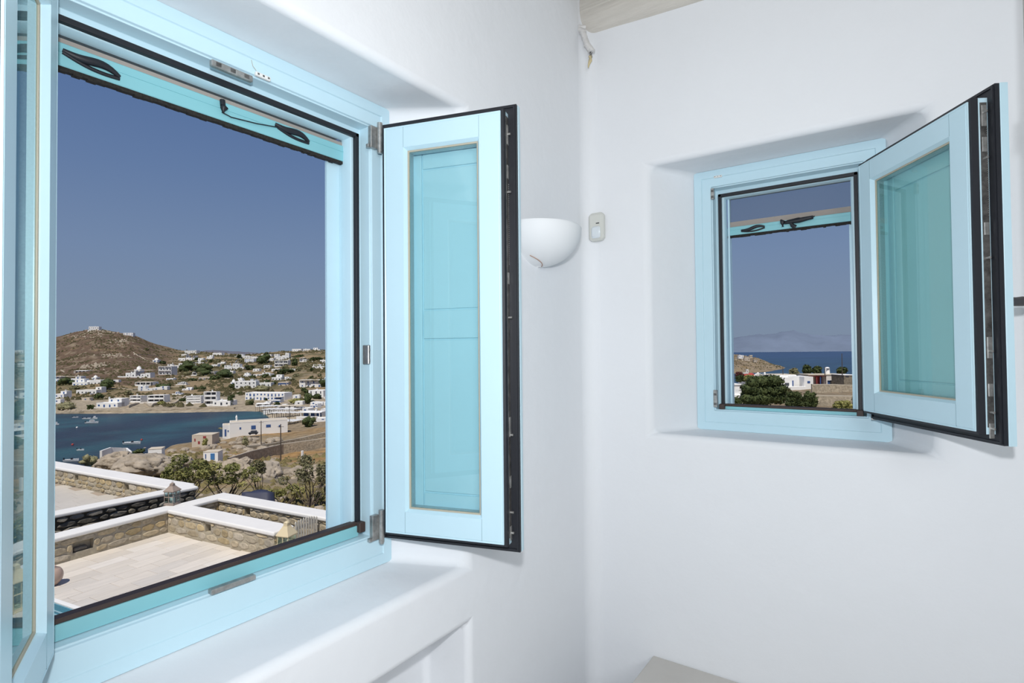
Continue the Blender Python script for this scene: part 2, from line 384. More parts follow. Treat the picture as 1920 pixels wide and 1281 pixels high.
MB().tube([(2.098, .052, -.222), (2.098, .052, -.212)], .006, 10).cbox(2.085, 2.12, .045, .062, -.226, -.218, .001).build('hinge', METAL, w2)

# opening sashes: u runs from hinge to free edge, w from the outer face to the room face
def sash(root, hinge, ang, L_, z0, z1, glass, hardware=True, mid=True, handle=False, side=1):
    hx, hy = hinge; du = Vector((cos(radians(ang)), sin(radians(ang)), 0)); dw = Vector((-du.y, du.x, 0))*side
    T = lambda v: Vector((hx, hy, 0)) + du*v.x + dw*v.y + Vector((0, 0, v.z))
    R = (0, L_, z0, z1)
    prof = [(.030, 0), (.030, .020), (.024, .020), (.024, .042), (.002, .042), (.002, .050), (0, .052), (0, .068), (.088, .068), (.088, .045), (.0945, .045), (.0945, .016), (.0945, .010), (.088, 0), (.036, 0), (.034, .0012), (.032, 0)]
    sa = MB().ring(R, prof, T).build('sash', BLUE, root, bevel=0)
    # rail joints, hairline grooves in the paint
    g = MB()
    for a in (.088, L_-.088):
        for c0, c1 in ((z0+.034, z0+.088), (z1-.088, z1-.034)): g.box(a-.0004, a+.0004, -.0003, .001, c0, c1, T)
    g.build('joint_line', mat('paint_joint', (.22, .36, .42), .6), sa)
    gk = MB(); gk.ring(R, [(.0235, .004), (.0295, .003), (.0305, .019), (.0225, .019)], T); gk.ring(R, [(.001, .0405), (.0235, .0405), (.0235, .0425), (.001, .0505)], T)
    gk.ring(R, [(.004, .037), (.009, .037), (.009, .041), (.004, .041)], T)
    gk.build('sash_gasket', BLACK, sa)
    MB().ring(R, [(.0940, .0115), (.0985, .0125), (.0985, .016), (.0940, .016)], T).build('glazing_seal', TAN, sa)
    MB().ring(R, [(.0945, .0155), (.100, .0155), (.100, .034), (.0945, .034)], T).build('glass_spacer', mat('aluminium_spacer', (.42, .50, .53), .4, metal=.5, nscale=300, namp=.1), sa)
    i = .096; p = MB()
    p.add([T(Vector(q)) for q in ((i, .014, z0+i), (L_-i, .014, z0+i), (L_-i, .014, z1-i), (i, .014, z1-i))], [(0, 1, 2, 3)])
    p.build('glass_pane', glass, sa)
    # solid inner shutter behind the glass
    sp = MB(); sp.box(.06, L_-.06, .058, .0735, z0+.05, z1-.05, T)
    bw = .028; a0, a1 = .088, L_-.088; x0, x1 = a0+bw, a1-bw*.6; G = .0022; zz = z1-z0
    zt, zm1, zm0, zb_ = z1-.088-.048, z0+zz*.545, z0+zz*.475, z0+.088+.042
    def bd(p0, p1, c0, c1, dz=.0): sp.cbox(p0+G, p1-G, .052+dz, .060, c0+G, c1-G, .001, T)
    bd(a0-.02, x0, z0+.07, z1-.07); bd(x1, a1+.02, z0+.07, z1-.07); bd(x0, x1, zt, z1-.07)
    bd(x0, x1, z0+.07, zb_)
    if mid: bd(x0, x1, zm0, zm1); bd(x0, x1, zm1, zt, .002); bd(x0, x1, zb_, zm0, .002)
    else: bd(x0, x1, zb_, zt, .002)
    sp.build('inner_shutter', BLUE, sa)
    if hardware:
        e = L_-.024; hw = MB(); hw.box(e-.003, e+.0012, .0235, .0385, z0+.04, z1-.035, T)
        eh = hw.build('lock_rail', DMETAL, sa)
        q = MB(); H_ = z1-z0
        for f_, l_ in ((.95, .05), (.86, .035), (.62, .03), (.30, .05), (.17, .03), (.06, .035)): q.cbox(e+.001, e+.0035, .0255, .0365, z0+H_*f_-l_, z0+H_*f_, .0008, T)
        q.build('lock_plate', METAL, eh)
        q = MB()
        for f_ in (.93, .80, .52, .26, .09, .045): q.tube([T(Vector((e, .031, z0+H_*f_))), T(Vector((e+.010, .031, z0+H_*f_)))], .0032, 8)
        q.build('locking_pin', METAL, eh)
        q = MB(); k_ = 0
        while k_ < 40: q.tube([T(Vector((e+.0005, .0375, z0+H_*.64+k_*.0052))), T(Vector((e+.0022, .0375, z0+H_*.64+k_*.0052)))], .0014, 5); k_ += 1
        q.build('rail_teeth', METAL, eh)
        q = MB(); q.box(.05, .17, .021, .024, z0+.020, z0+.0235, T); q.build('stay_arm', METAL, sa)
        q = MB()
        for f_ in (.35, .62, .8): q.box(L_*f_, L_*f_+.03, .026, .036, z1-.0245, z1-.0225, T)
        q.build('top_plate', DMETAL, sa)
    if handle:
        zc = (z0+z1)/2-.085; hb = MB(); hb.cbox(L_-.045, L_-.018, .068, .074, zc-.035, zc+.035, .002, T)
        ha = hb.build('handle_base', mat('dark_grey_handle', (.10, .10, .11), .35, metal=.5), sa)
        q = MB(); q.tube([T(Vector((L_-.032, .070, zc))), T(Vector((L_-.032, .100, zc))), T(Vector((L_-.034, .116, zc+.001)))], [.0110, .0105, .0115], 12)
        q.tube([T(Vector((L_-.030, .110, zc))), T(Vector((L_-.09, .112, zc)))], .0085, 10)
        q.build('lever', MATS['dark_grey_handle'], ha)
    return sa
sash(w1, (.999, 1.140), -73.6, .391, -.504, .632, GLASS, side=1)
sash(w1, (.322, 1.142), -114, .38, -.508, .632, GLASS, side=-1)
sash(w2, (2.069, .096), 211.2, .508, -.224, .606, GLASS2, mid=False, handle=True, side=1)

# ------------------------------------------------------------------ things in the room
sc = empty('wall_sconce', (1.59, YW, .43))
tag(sc, 'white half-bowl ceramic wall light beside the open sash near the room corner', 'wall light')
prof = [(.150*cos(a*pi/2/10), -.128*sin(a*pi/2/10)) for a in range(11)]
b = MB(); b.lathe((1.59, YW, .416), prof+[(r-.006 if r > .01 else 0, z+.006) for r, z in prof[::-1]], 28, pi, 2*pi); b.build('shade', CERAM, sc)
b = MB(); b.box(1.53, 1.65, YW-.012, YW+.002, .34, .41); b.build('back_plate', WHITEP, sc)
b = MB(); pts = [(1.59+.1515*cos(radians(a_))*cos(radians(t)), YW+.1515*sin(radians(a_))*cos(radians(t)), .416-.1295*sin(radians(t))) for a_, t in [(196+i*5, 52+i*3.0) for i in range(11)]]
b.tube(pts, .0012, 6); b.build('rim_seam', mat('terracotta_seam', (.45, .26, .18), .7), sc)
se = empty('motion_sensor', (XW, .942, .425)); tag(se, 'small cream motion detector on the right wall beside the corner', 'sensor')
b = MB(); b.cbox(XW-.034, XW+.001, .908, .972, .428, .538, .010); b.build('housing', CREAMP, se, bevel=.004, seg=2)
b = MB(); b.cbox(XW-.041, XW-.030, .917, .955, .436, .482, .006); b.build('lens', mat('milky_lens', (.72, .78, .82), .15), se, bevel=.002)
b = MB(); b.cbox(XW-.036, XW-.033, .922, .936, .492, .4955, .001); b.build('led_slot', BLACK, se)
# taped cable end in the corner under the beam
P_ = [onX(x, y, XW-.05) for x, y in ((1086, 54), (1093, 60), (1096, 70), (1101, 84), (1109, 95), (1107, 106))]
ca = empty('cable_stub', P_[0]); tag(ca, 'crooked white-taped cable end poking from the corner below the beam', 'cable')
b = MB(); b.tube(P_, [.008, .012, .011, .012, .013, .009], 9)
for i, (p, r) in enumerate(zip(P_[1:5], (.0135, .0125, .0135, .0142))): b.tube([p-Vector((0, 0, .006)), p+Vector((0, 0, .003))], [r, r*.96], 9)
b.build('tape_wrap', TAPE, ca)
b = MB(); b.tube([onX(x, y, XW-.05) for x, y in ((1107, 105), (1107, 113), (1104, 121), (1103, 127))], [.008, .0075, .004, .002], 8); b.build('plug_tip', AMBER, ca)
MB().tube([onX(1084, 50, XW-.05), (XW-.03, YW-.02, P_[0].z+.01)], [.006, .008], 8).build('wire', TAPE, ca)
# bench in the corner at the lower edge
be = empty('low_bench', (1.55, .35, ZF)); tag(be, 'low white bench with a beige stone top against the right wall', 'bench')
z0 = -1.113
MB().cbox(1.20, XW-.002, -.35, .742, z0-.03, z0, .004).build('bench_top', STONETOP, be)
MB().box(1.23, XW-.004, -.32, .715, ZF, z0-.03).build('bench_body', PLASTER, be)
# ------------------------------------------------------------------ land: a height field over (bearing, distance)
YH = lambda px: 660-.009*(px-960)
SEA = -36.0
LC = [-900, 60, 100, 140, 180, 240, 300, 340, 400, 460, 520, 580, 640, 1000, 1340, 1380, 1420, 1460, 1500, 1560, 1610, 1700, 3400]
def zrow(d, left, right, near=None):
    """left: rows at px 100 140 180 240 300 340 400 460 520 580 ; right: 1380 1420 1460 1500 1560 1610"""
    a = left; b = right
    px = [100, 140, 180, 240, 300, 340, 400, 460, 520, 580]; qx = [1380, 1420, 1460, 1500, 1560, 1610]
    xs = px+qx; ys = list(a)+list(b)
    return d, [-(np.interp(c, xs, ys)-YH(c))*d/FP for c in LC]
ROWS = [(2., [-4.6]*len(LC)), (10., [-4.6]*len(LC)), (17., [-5.0]*len(LC)), (22., [-5.7]*len(LC)),
 zrow(30, [960, 955, 945, 932, 925, 922, 918, 915, 915, 918], [850]*6),
 zrow(45, [930, 920, 905, 900, 900, 898, 896, 896, 898, 902], [800]*6),
 zrow(65, [925, 905, 893, 890, 888, 884, 882, 884, 886, 892], [780, 778, 778, 778, 780, 782]),
 zrow(90, [912, 905, 885, 880, 876, 872, 870, 870, 872, 880], [768, 766, 766, 766, 768, 770]),
 zrow(115, [910, 902, 876, 868, 864, 866, 868, 868, 868, 866], [758, 756, 757, 757, 758, 759]),
 zrow(140, [905, 900, 880, 866, 860, 858, 860, 862, 861, 856], [746, 745, 746, 747, 746, 746]),
 zrow(175, [895, 893, 878, 866, 858, 845, 846, 838, 836, 832], [735, 735, 736, 736, 735, 735]),
 zrow(205, [872, 870, 860, 853, 848, 838, 830, 820, 818, 816], [728, 728, 729, 730, 725, 724]),
 zrow(240, [840, 840, 835, 830, 825, 826, 822, 812, 806, 800], [722, 722, 722, 722, 716, 715]),
 zrow(290, [800, 800, 800, 800, 800, 800, 800, 800, 792, 782], [728, 728, 728, 728, 728, 728]),
 zrow(335, [782, 780, 779, 779, 779, 779, 780, 781, 771, 768], [780]*6),
 zrow(352, [773, 771, 770, 769, 768, 768, 768, 768, 768, 764], [775]*6),
 zrow(375, [762, 762, 762, 762, 762, 762, 761, 761, 762, 759], [765]*6),
 zrow(430, [749, 749, 749, 748, 747, 747, 747, 748, 747, 744], [755]*6),
 zrow(520, [732, 732, 731, 731, 730, 731, 731, 731, 730, 726], [735]*6),
 zrow(620, [716, 713, 710, 710, 712, 712, 710, 710, 709, 702], [723]*6),
 zrow(760, [690, 685, 680, 682, 692, 696, 690, 690, 688, 682], [712]*6),
 zrow(880, [672, 666, 662, 664, 678, 684, 678, 680, 676, 668], [695, 697, 700, 706, 706, 706]),
 zrow(960, [655, 645, 638, 642, 665, 672, 668, 672, 668, 661], [683, 689, 695, 703, 703, 703]),
 zrow(1080, [642, 630, 621, 629, 654, 661, 663, 667, 661, 657.5], [671, 678, 686, 700, 700, 700]),
 zrow(1150, [633, 622, 616.5, 625, 648, 656, 662, 666, 660, 657], [665.5, 672, 687, 697, 697, 697]),
 zrow(1250, [637, 630, 627, 634, 655, 662, 665, 668, 662, 660], [671, 680, 692, 696, 696, 696]),
 zrow(1600, [668]*10, [690]*6), (2600., [SEA-6]*len(LC))]
RD = np.log(np.array([r[0] for r in ROWS])); RZ = np.array([r[1] for r in ROWS]); LCA = np.array(LC, float)
def ground(px, d):
    "height of the land at bearing column px and distance d"
    ld = math.log(max(d, 2.01)); i = int(min(max(np.searchsorted(RD, ld)-1, 0), len(RD)-2)); t = (ld-RD[i])/(RD[i+1]-RD[i]); t = min(max(t, 0), 1)
    j = int(min(max(np.searchsorted(LCA, px)-1, 0), len(LCA)-2)); s = (px-LCA[j])/(LCA[j+1]-LCA[j]); s = min(max(s, 0), 1)
    s2 = s*s*(3-2*s)*.4+s*.6
    return float((RZ[i, j]*(1-s2)+RZ[i, j+1]*s2)*(1-t)+(RZ[i+1, j]*(1-s2)+RZ[i+1, j+1]*s2)*t)
def col_xy(px, d): return F0*d+R0*((px-960)/FP*d)
def rough(p, d): return noise.fractal(Vector((p.x*.02, p.y*.02, 3)), 1.0, 2.1, 4)*min(d*.004, 2.2)
def hit(px, py, lo=12, hi=1300):
    "point on the land under photograph pixel (px, py)"
    d = lo; prev = None
    while d < hi:
        yy = YH(px)-ground(px, d)*FP/d
        if yy <= py: break
        d *= 1.006
    p = col_xy(px, d); p.z = ground(px, d); return p, d
def at_d(px, py, d): p = col_xy(px, d); p.z = -(py-YH(px))*d/FP; return p
def vary(x, y, s, o=0): return noise.fractal(Vector((x*s, y*s, o)), 1.0, 2.0, 4)
def cover(px, py, d, p):
    n = vary(p.x, p.y, .018); n2 = vary(p.x, p.y, .07, 9); n3 = vary(p.x, p.y, .3, 5)
    tan_ = Vector((.27, .20, .115)); brown = Vector((.135, .092, .062)); olive = Vector((.115, .105, .052)); orange = Vector((.34, .205, .085)); grey = Vector((.27, .22, .155)); sand = Vector((.42, .35, .25))
    if px < 1000:
        if d > 560:
            w = max(0, min(1, (352-px)/50)); c = brown.lerp(tan_, max(0, min(1, .35+n*1.5)))*(1)
            c = tan_.lerp(brown.lerp(tan_, max(0, min(.8, -.1+n2*1.3))), w)
            if w < 1: c = c.lerp(olive, max(0, min(.8, n*2+.15))*(1-w))
            if n2 > .22 and n > -.1: c = c.lerp(grey, .6)
        elif d > 345: c = tan_.lerp(olive, max(0, min(.75, .25+n*2)))
        elif d > 230: c = sand if SEA+1.8 > p.z else tan_.lerp(grey, .5)
        elif d > 110: c = tan_.lerp(orange, max(0, min(1, .35+n*2.2)) if px > 430 else .15).lerp(grey, max(0, min(.6, n2*2)))
        else: c = grey.lerp(tan_, max(0, min(1, .5+n2*1.6))).lerp(olive, max(0, min(.7, n3*2-.1)))
        if d > 335 and p.z < SEA+2.2: c = sand.lerp(grey, .4)
    else:
        if d > 600: c = tan_.lerp(grey, .5+n2).lerp(brown, max(0, min(.5, n*2)))
        else: c = grey.lerp(tan_, .5+n2*.8)*.9
    return c*(1+n3*.18)
def build_land():
    cols = sorted(set([-900+30*i for i in range(33)]+[80+5*i for i in range(114)]+[640+36*i for i in range(20)]+[1345+5*i for i in range(56)]+[1620+80*i for i in range(22)]))
    ds = []; d = 5.5
    while d < 1500: ds.append(d); d *= 1.0165 if d < 700 else 1.010
    ds += [1700, 2100, 2600]; nc = len(cols); V = []; C = []
    for d in ds:
        for px in cols:
            p = col_xy(px, d); z = ground(px, d); p.z = z
            yy = YH(px)-z*FP/d; C.append(cover(px, yy, d, p))
            if d > 12 and z > SEA+.6: p.z += rough(p, d)*min(1, (z-SEA)/4) + (vary(p.x, p.y, .25)*.35 if d < 260 else 0) + (vary(p.x, p.y, .9, 3)*.22 if d < 60 else 0)
            V.append(p)
    Fc = [(i*nc+j, i*nc+j+1, (i+1)*nc+j+1, (i+1)*nc+j) for i in range(len(ds)-1) for j in range(nc-1)]
    me = bpy.data.meshes.new('hillside'); me.from_pydata(V, [], Fc)
    at = me.color_attributes.new('cover', 'FLOAT_COLOR', 'POINT')
    arr = np.ones((len(V), 4), np.float32); arr[:, :3] = np.clip(np.array([tuple(c) for c in C]), 0, 1); at.data.foreach_set('color', arr.ravel())
    me.polygons.foreach_set('use_smooth', [True]*len(Fc))
    me.materials.append(mat('dry_hillside', (1, 1, 1), .95, spec=.1, attr=True, nscale=.35, namp=.38, coords='Object', bump=.5, bscale=.6))
    o = bpy.data.objects.new('hillside', me); COL.objects.link(o); o['kind'] = 'structure'; return o
build_land()
# sea
def build_sea():
    cols = [-1600+60*i for i in range(90)]; ds = []; d = 60
    while d < 16500: ds.append(d); d *= 1.035
    V = []; C = []
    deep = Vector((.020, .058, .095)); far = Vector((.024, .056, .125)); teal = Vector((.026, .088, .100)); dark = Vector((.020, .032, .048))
    for d in ds:
        for px in cols:
            p = col_xy(px, d); p.z = SEA; V.append(p)
            n = vary(p.x*.25+p.y*.3, p.y*1.2-p.x*.5, .02)
            if px < 1000:
                sh = min(1, max(0, 1-(d-175)/45)) + min(1, max(0, (px-380)/140))
                c = dark.lerp(teal, max(0, min(1, sh*.6+n*1.6+.05)))
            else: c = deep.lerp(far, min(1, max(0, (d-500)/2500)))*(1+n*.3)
            C.append(c)
    nc = len(cols); Fc = [(i*nc+j, i*nc+j+1, (i+1)*nc+j+1, (i+1)*nc+j) for i in range(len(ds)-1) for j in range(nc-1)]
    me = bpy.data.meshes.new('sea'); me.from_pydata(V, [], Fc)
    at = me.color_attributes.new('cover', 'FLOAT_COLOR', 'POINT'); arr = np.ones((len(V), 4), np.float32); arr[:, :3] = np.array([tuple(c) for c in C]); at.data.foreach_set('color', arr.ravel())
    me.materials.append(mat('sea_water', (1, 1, 1), .35, spec=.12, attr=True, nscale=.05, namp=.22, bump=.5, bscale=.5))
    o = bpy.data.objects.new('sea', me); COL.objects.link(o); o['kind'] = 'structure'
build_sea()
# far islands; distance haze is mixed into their base colours
def ridge(name, pts, d0, width, color, base=SEA-30, amp=10):
    V = []; n = 0; N_ = 140; K = 12
    for i in range(N_+1):
        px = pts[0][0]+(pts[-1][0]-pts[0][0])*i/N_; py = np.interp(px, [q[0] for q in pts], [q[1] for q in pts]); zt = (YH(px)-py)*d0/FP
        for k in range(K+1):
            t = k/K; d = d0-width+2*width*t; prof = sin(pi*t)**.8; p = col_xy(px, d)
            p.z = base+(zt-base)*prof + noise.fractal(Vector((px*.05, t*6, 2)), 1, 2, 5)*amp*(prof > .05)*(.6 if abs(t-.5) < .05 else 1); V.append(p)
    Fc = [(i*(K+1)+k, (i+1)*(K+1)+k, (i+1)*(K+1)+k+1, i*(K+1)+k+1) for i in range(N_) for k in range(K)]
    me = bpy.data.meshes.new(name); me.from_pydata(V, [], Fc); me.polygons.foreach_set('use_smooth', [True]*len(Fc)); me.materials.append(color)
    o = bpy.data.objects.new(name, me); COL.objects.link(o); o['kind'] = 'structure'; return o
ridge('far_island', [(1000, 650), (1200, 645), (1365, 636), (1390, 631), (1420, 628), (1450, 626), (1470, 622), (1487, 620), (1500, 623), (1525, 628), (1560, 630), (1590, 628), (1640, 625), (1750, 640), (1900, 652)], 9500, 1500, mat('haze_tinted_island', (.165, .205, .275), 1, spec=0, nscale=.0012, namp=.12), amp=30)
ridge('far_island', [(300, 668), (360, 664), (385, 657), (400, 656.5), (430, 658.5), (470, 661), (520, 664), (640, 668)], 3400, 500, mat('haze_tinted_ridge', (.150, .150, .175), 1, spec=0, nscale=.004, namp=.10), amp=6)

# ------------------------------------------------------------------ terraces by the house
ZT, ZC = -3.8, -3.3
WHITE = mat('whitewash', (.80, .79, .76), .8, spec=.2, nscale=2, namp=.03)
COPE = mat('white_coping', (.80, .78, .74), .7, spec=.2, nscale=3, namp=.03)
STONE = mat('field_stone', (.44, .36, .235), .9, spec=.15, var=.24, hue=.06, nscale=9, namp=.25, bump=.6, bscale=18)
STONEG = mat('grey_field_stone', (.20, .18, .145), .9, spec=.15, var=.40, hue=.05, nscale=9, namp=.3, bump=.7, bscale=18)
MORTAR = mat('lime_mortar', (.41, .36, .27), .95, spec=.1, nscale=14, namp=.15)
DARKJ = mat('dark_joint', (.11, .095, .07), .95, spec=.05)
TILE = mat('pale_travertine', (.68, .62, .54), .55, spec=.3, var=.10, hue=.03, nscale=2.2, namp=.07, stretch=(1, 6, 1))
TILE2 = mat('darker_travertine', (.56, .52, .46), .6, spec=.3, var=.03, nscale=2.2, namp=.05)  # second terrace tiles, darker than the near ones
def stone_face(wall, A, B, z0, z1, m_, depth=.035, sw=.2, sh=.105, niches=(), seed=1):
    """stones laid in rough courses on a vertical face from A to B (outward normal to the left of A>B)"""
    rnd = random.Random(seed); A = Vector((*A, 0)); B = Vector((*B, 0)); dx = (B-A).normalized(); L_ = (B-A).length; nn = Vector((dx.y, -dx.x, 0)); z = z0; c = 0
    while z < z1-.03:
        h = min(rnd.uniform(.75, 1.35)*sh, z1-z)
        if z1-z-h < .05: h = z1-z
        x = -rnd.uniform(0, .1)
        while x < L_:
            w = rnd.uniform(.6, 1.7)*sw; xa = max(x, 0); xb = min(x+w, L_); x += w
            if xb-xa < .04: continue
            if any(xb > n0+.01 and xa < n1-.01 and z+h > m0+.02 and z < m1-.02 for n0, n1, m0, m1 in niches):
                cut = False
                for n0, n1, m0, m1 in niches:
                    if xa < n0-.05 and xb > n0: xb = n0; cut = True
                    elif xb > n1+.05 and xa < n1: xa = n1; cut = True
                if not cut: continue
            g = .007; vs = []; k = 7 if w > h*1.2 else 6; ph = rnd.uniform(0, 6)
            cx, cz = (xa+xb)/2, z+h/2; hw, hh = (xb-xa)/2-g, h/2-g; ring = []
            for q in range(8):
                a = q/8*2*pi+pi/8+rnd.uniform(-.18, .18); sx = max(-1, min(1, cos(a)*1.08)); sz = max(-1, min(1, sin(a)*1.08)); k2 = 1/max(abs(sx), abs(sz)); k2 = 1+(k2-1)*.75; sx *= k2; sz *= k2
                ring.append((cx+hw*sx*rnd.uniform(.82, 1.04), cz+hh*sz*rnd.uniform(.76, 1.06)))
            pr = depth*rnd.uniform(.6, 1.25)
            P3 = lambda u, v, w_: A+dx*u+nn*w_+Vector((0, 0, v))
            v0 = [P3(u, v, -.05) for u, v in ring]; v1 = [P3(u, v, pr*.45) for u, v in ring]; v2 = [P3(cx+(u-cx)*.80, cz+(v-cz)*.78, pr*rnd.uniform(.85, 1.15)) for u, v in ring]
            fs = [(i, (i+1) % 8, 8+(i+1) % 8, 8+i) for i in range(8)]+[(8+i, 8+(i+1) % 8, 16+(i+1) % 8, 16+i) for i in range(8)]+[tuple(range(16, 24))]
            s_ = MB(); s_.add(v0+v1+v2, fs); s_.build('stone', m_, wall, fix=False); c += 1
        z += h
    return c
def wall_core(A, B, th, z0, z1, m_, name, parent, niches=(), back=.12):
    A = Vector((*A, 0)); B = Vector((*B, 0)); dx = (B-A).normalized(); L_ = (B-A).length; nn = Vector((dx.y, -dx.x, 0)); mb = MB()
    Tt = lambda v: A+dx*v.x-nn*v.y+Vector((0, 0, v.z))
    xs = 0
    for n0, n1, m0, m1 in sorted(niches):
        mb.box(xs, n0, 0, th, z0, z1, Tt); mb.box(n0, n1, 0, th, z0, m0, Tt); mb.box(n0, n1, 0, th, m1, z1, Tt); mb.box(n0, n1, back, th, m0, m1, Tt); xs = n1
    mb.box(xs, L_, 0, th, z0, z1, Tt); return mb.build(name, m_, parent)
def coping(pts, name, parent, zt, th=.085, kind=None):
    "pts: closed polygon in plan; rounded slab"
    mb = MB(); mb.prism(pts, zt-th, zt); return mb.build(name, COPE, parent, bevel=.032, seg=3)
g2 = lambda x, y, z: (onZ(x, y, z).x, onZ(x, y, z).y)
# terrace frame: corner C0, axis e (along the sea-side wall) and n (towards the sea)
ta = radians(7.0); e1 = Vector((cos(ta), sin(ta))); n1 = Vector((-sin(ta), cos(ta))); C0 = Vector((5.50, 12.83))
def tp(a, b): v = C0+e1*a+n1*b; return (v.x, v.y)     # a: along e, b: along n; (0,0) = inner corner of the near terrace walls
# --- near terrace floor: individual tiles
tf = empty('terrace_floor', (*tp(-2, -4), ZT), 'structure')
tb = MB(); tb.prism([tp(-2.72, -9.5), tp(.3, -9.5), tp(.3, .25), tp(-9, .25), tp(-9, -1.5), tp(-2.72, -1.5)], ZT-.9, ZT-.012); tb.build('tile_bed', mat('tile_joint', (.40, .33, .26), .9), tf)
tl, tw = .60, .30; cnt = 0; row = 0; b_ = 0.0
tiles = []
while b_ > -6.3:
    off = random.choice((0, .2, .4))+random.uniform(-.03, .03); a_ = .0-off
    a1_ = 0.02
    x = a1_+.0
    x = -off
    tiles.append((x, 0.0+.02, b_)) if off > .05 else None
    while x > (-6.2 if b_ > -1.4 else -2.6):
        x0_ = max(x-tl, -6.4 if b_ > -1.4 else -2.72); tiles.append((x0_, x, b_)); x -= tl
    b_ -= tw
for t_ in tiles:
    a0_, a1_, bb_ = t_; q = .0035
    mb = MB(); Tt = lambda v: Vector((*tp(v.x, v.y), v.z))
    mb.cbox(a0_+q, a1_-q, bb_-tw+q, bb_-q, ZT-.02, ZT+random.uniform(-.0008, .0008), .002, Tt); mb.build('floor_tile', TILE, tf)
# --- walls of the near terrace
CW = .36
wa = empty('stone_wall', (*tp(-3, 0), ZT)); tag(wa, 'low stone wall with white coping along the sea side of the near terrace', 'wall', 'terrace walls')
nA = [(2.0+.0, 2.0+.33, ZT+.13, ZT+.33)]
A_, B_ = tp(-4.2, 0), tp(0, 0)
# niche position: seen at pixels 118-150
def along(px, py, z): v = Vector(onZ(px, py, z)[:2])-Vector(A_); return v.dot(e1)
na0 = along(120, 1033, ZT+.12); nA = [(na0, na0+.34, ZT+.12, ZT+.31)]
wall_core(A_, B_, .30, ZT-.4, ZC-.07, MORTAR, 'wall_core', wa, nA)
stone_face(wa, A_, B_, ZT+.03, ZC-.085, STONE, .016, .26, .135, nA, 3)
MB().cbox(na0+.03, na0+.26, .03, .11, ZT+.125, ZT+.20, .02, lambda v: Vector((*tp(-4.2+v.x, v.y), v.z))).build('niche_stone', STONEG, wa)
coping([tp(-4.2, -.045), tp(-.0, -.045), tp(.36, -.045), tp(.36, .33), tp(-4.2, .33)], 'coping', wa, ZC)
wb = empty('stone_wall', (*tp(.15, -1.5), ZT)); tag(wb, 'low stone wall with white coping on the gate side of the near terrace', 'wall', 'terrace walls')
LB = 3.33
nB = [(1.28, 1.46, ZT+.20, ZT+.36)]
wall_core(tp(0, 0), tp(0, -LB), .38, ZT-.4, ZC-.07, MORTAR, 'wall_core', wb, nB)
stone_face(wb, tp(0, 0), tp(0, -LB), ZT+.03, ZC-.085, STONE, .016, .24, .13, nB, 5)
stone_face(wb, tp(0, -LB), tp(.38, -LB), ZT+.03, ZC-.085, STONE, .02, .2, .12, (), 6)
coping([tp(-.045, -.045), tp(-.045, -LB-.04), tp(.43, -LB-.04), tp(.43, -.045)], 'coping', wb, ZC-.0004)
# branch to the right: wall beyond the passage to the gate
wc = empty('stone_wall', (*tp(1.3, -1.5), ZT)); tag(wc, 'white-capped stone wall running behind the wooden picket gate', 'wall', 'terrace walls')
K0 = Vector(g2(419.5, 923, ZC)); K0 = Vector((K0 - C0).dot(e1) and ((K0-C0).dot(e1), (K0-C0).dot(n1)))
ka, kb = K0.x, K0.y
nC = [(.95, 1.13, ZT+.22, ZT+.38)]
wall_core(tp(ka-.37, kb-.32), tp(ka-.37, -4.6), .33, ZT-1.2, ZC-.07, MORTAR, 'wall_core', wc, nC)
stone_face(wc, tp(ka-.37, kb-.32), tp(ka-.37, -4.6), ZT-.2, ZC-.085, STONE, .02, .22, .12, nC, 8)
coping([tp(ka-.42, kb-.36), tp(ka-.42, -4.65), tp(ka, -4.65), tp(ka, kb-.36)], 'coping', wc, ZC)
wd = empty('stone_wall', (*tp(.8, 0), ZT)); tag(wd, 'short link of white-capped stone wall just right of the grey lantern', 'wall', 'terrace walls')
wall_core(tp(.30, kb-.36), tp(ka-.02, kb-.36), .30, ZT-1.2, ZC-.07, MORTAR, 'wall_core', wd)
stone_face(wd, tp(.40, kb-.36), tp(ka-.38, kb-.36), ZT-.2, ZC-.085, STONE, .02, .2, .11, (), 9)
coping([tp(.30, kb-.41), tp(ka, kb-.41), tp(ka, kb), tp(.30, kb)], 'coping', wd, ZC-.0003)
# --- second terrace beyond
we = empty('stone_wall', (5.2, 14.5, ZT)); tag(we, 'dark dry-stone wall with white coping behind the first terrace wall', 'wall', 'terrace walls')
ze = ZT-.35
wall_core((1.2, 14.47), (6.80, 14.44), .28, ze-.8, ZC-.07, DARKJ, 'wall_core', we)
stone_face(we, (2.6, 14.47), (6.80, 14.44), ze-.1, ZC-.085, STONEG, .05, .24, .11, (), 11)
stone_face(we, (6.80, 14.44), (6.83, 14.75), ze-.1, ZC-.085, STONEG, .04, .2, .11, (), 12)
coping([(1.2, 14.40), (6.87, 14.37), (6.90, 14.80), (1.2, 14.76)], 'coping', we, ZC)
wf = empty('stone_wall', (6.2, 18, ZT)); tag(wf, 'white-capped stone wall at the far side of the second terrace', 'wall', 'terrace walls')
F_a, F_b = Vector((6.46, 14.75)), Vector((5.55, 22.2)); fd = (F_b-F_a).normalized(); fn = Vector((fd.y, -fd.x))
nF = [(2.0, 2.2, ZT+.20, ZT+.36), (4.6, 4.8, ZT+.2, ZT+.36)]
wall_core(tuple(F_b), tuple(F_a), .34, ze-1.2, ZC-.07, MORTAR, 'wall_core', wf, [(7.5-4.8, 7.5-4.6, ZT+.2, ZT+.36), (7.5-2.2, 7.5-2.0, ZT+.2, ZT+.36)])
stone_face(wf, tuple(F_b), tuple(F_a), ZT+.02, ZC-.085, STONE, .02, .26, .13, [(7.5-4.8, 7.5-4.6, ZT+.2, ZT+.36), (7.5-2.2, 7.5-2.0, ZT+.2, ZT+.36)], 14)
q0 = F_a-fn*.05*-1; P_o = lambda p, s: tuple(p+fn*s)
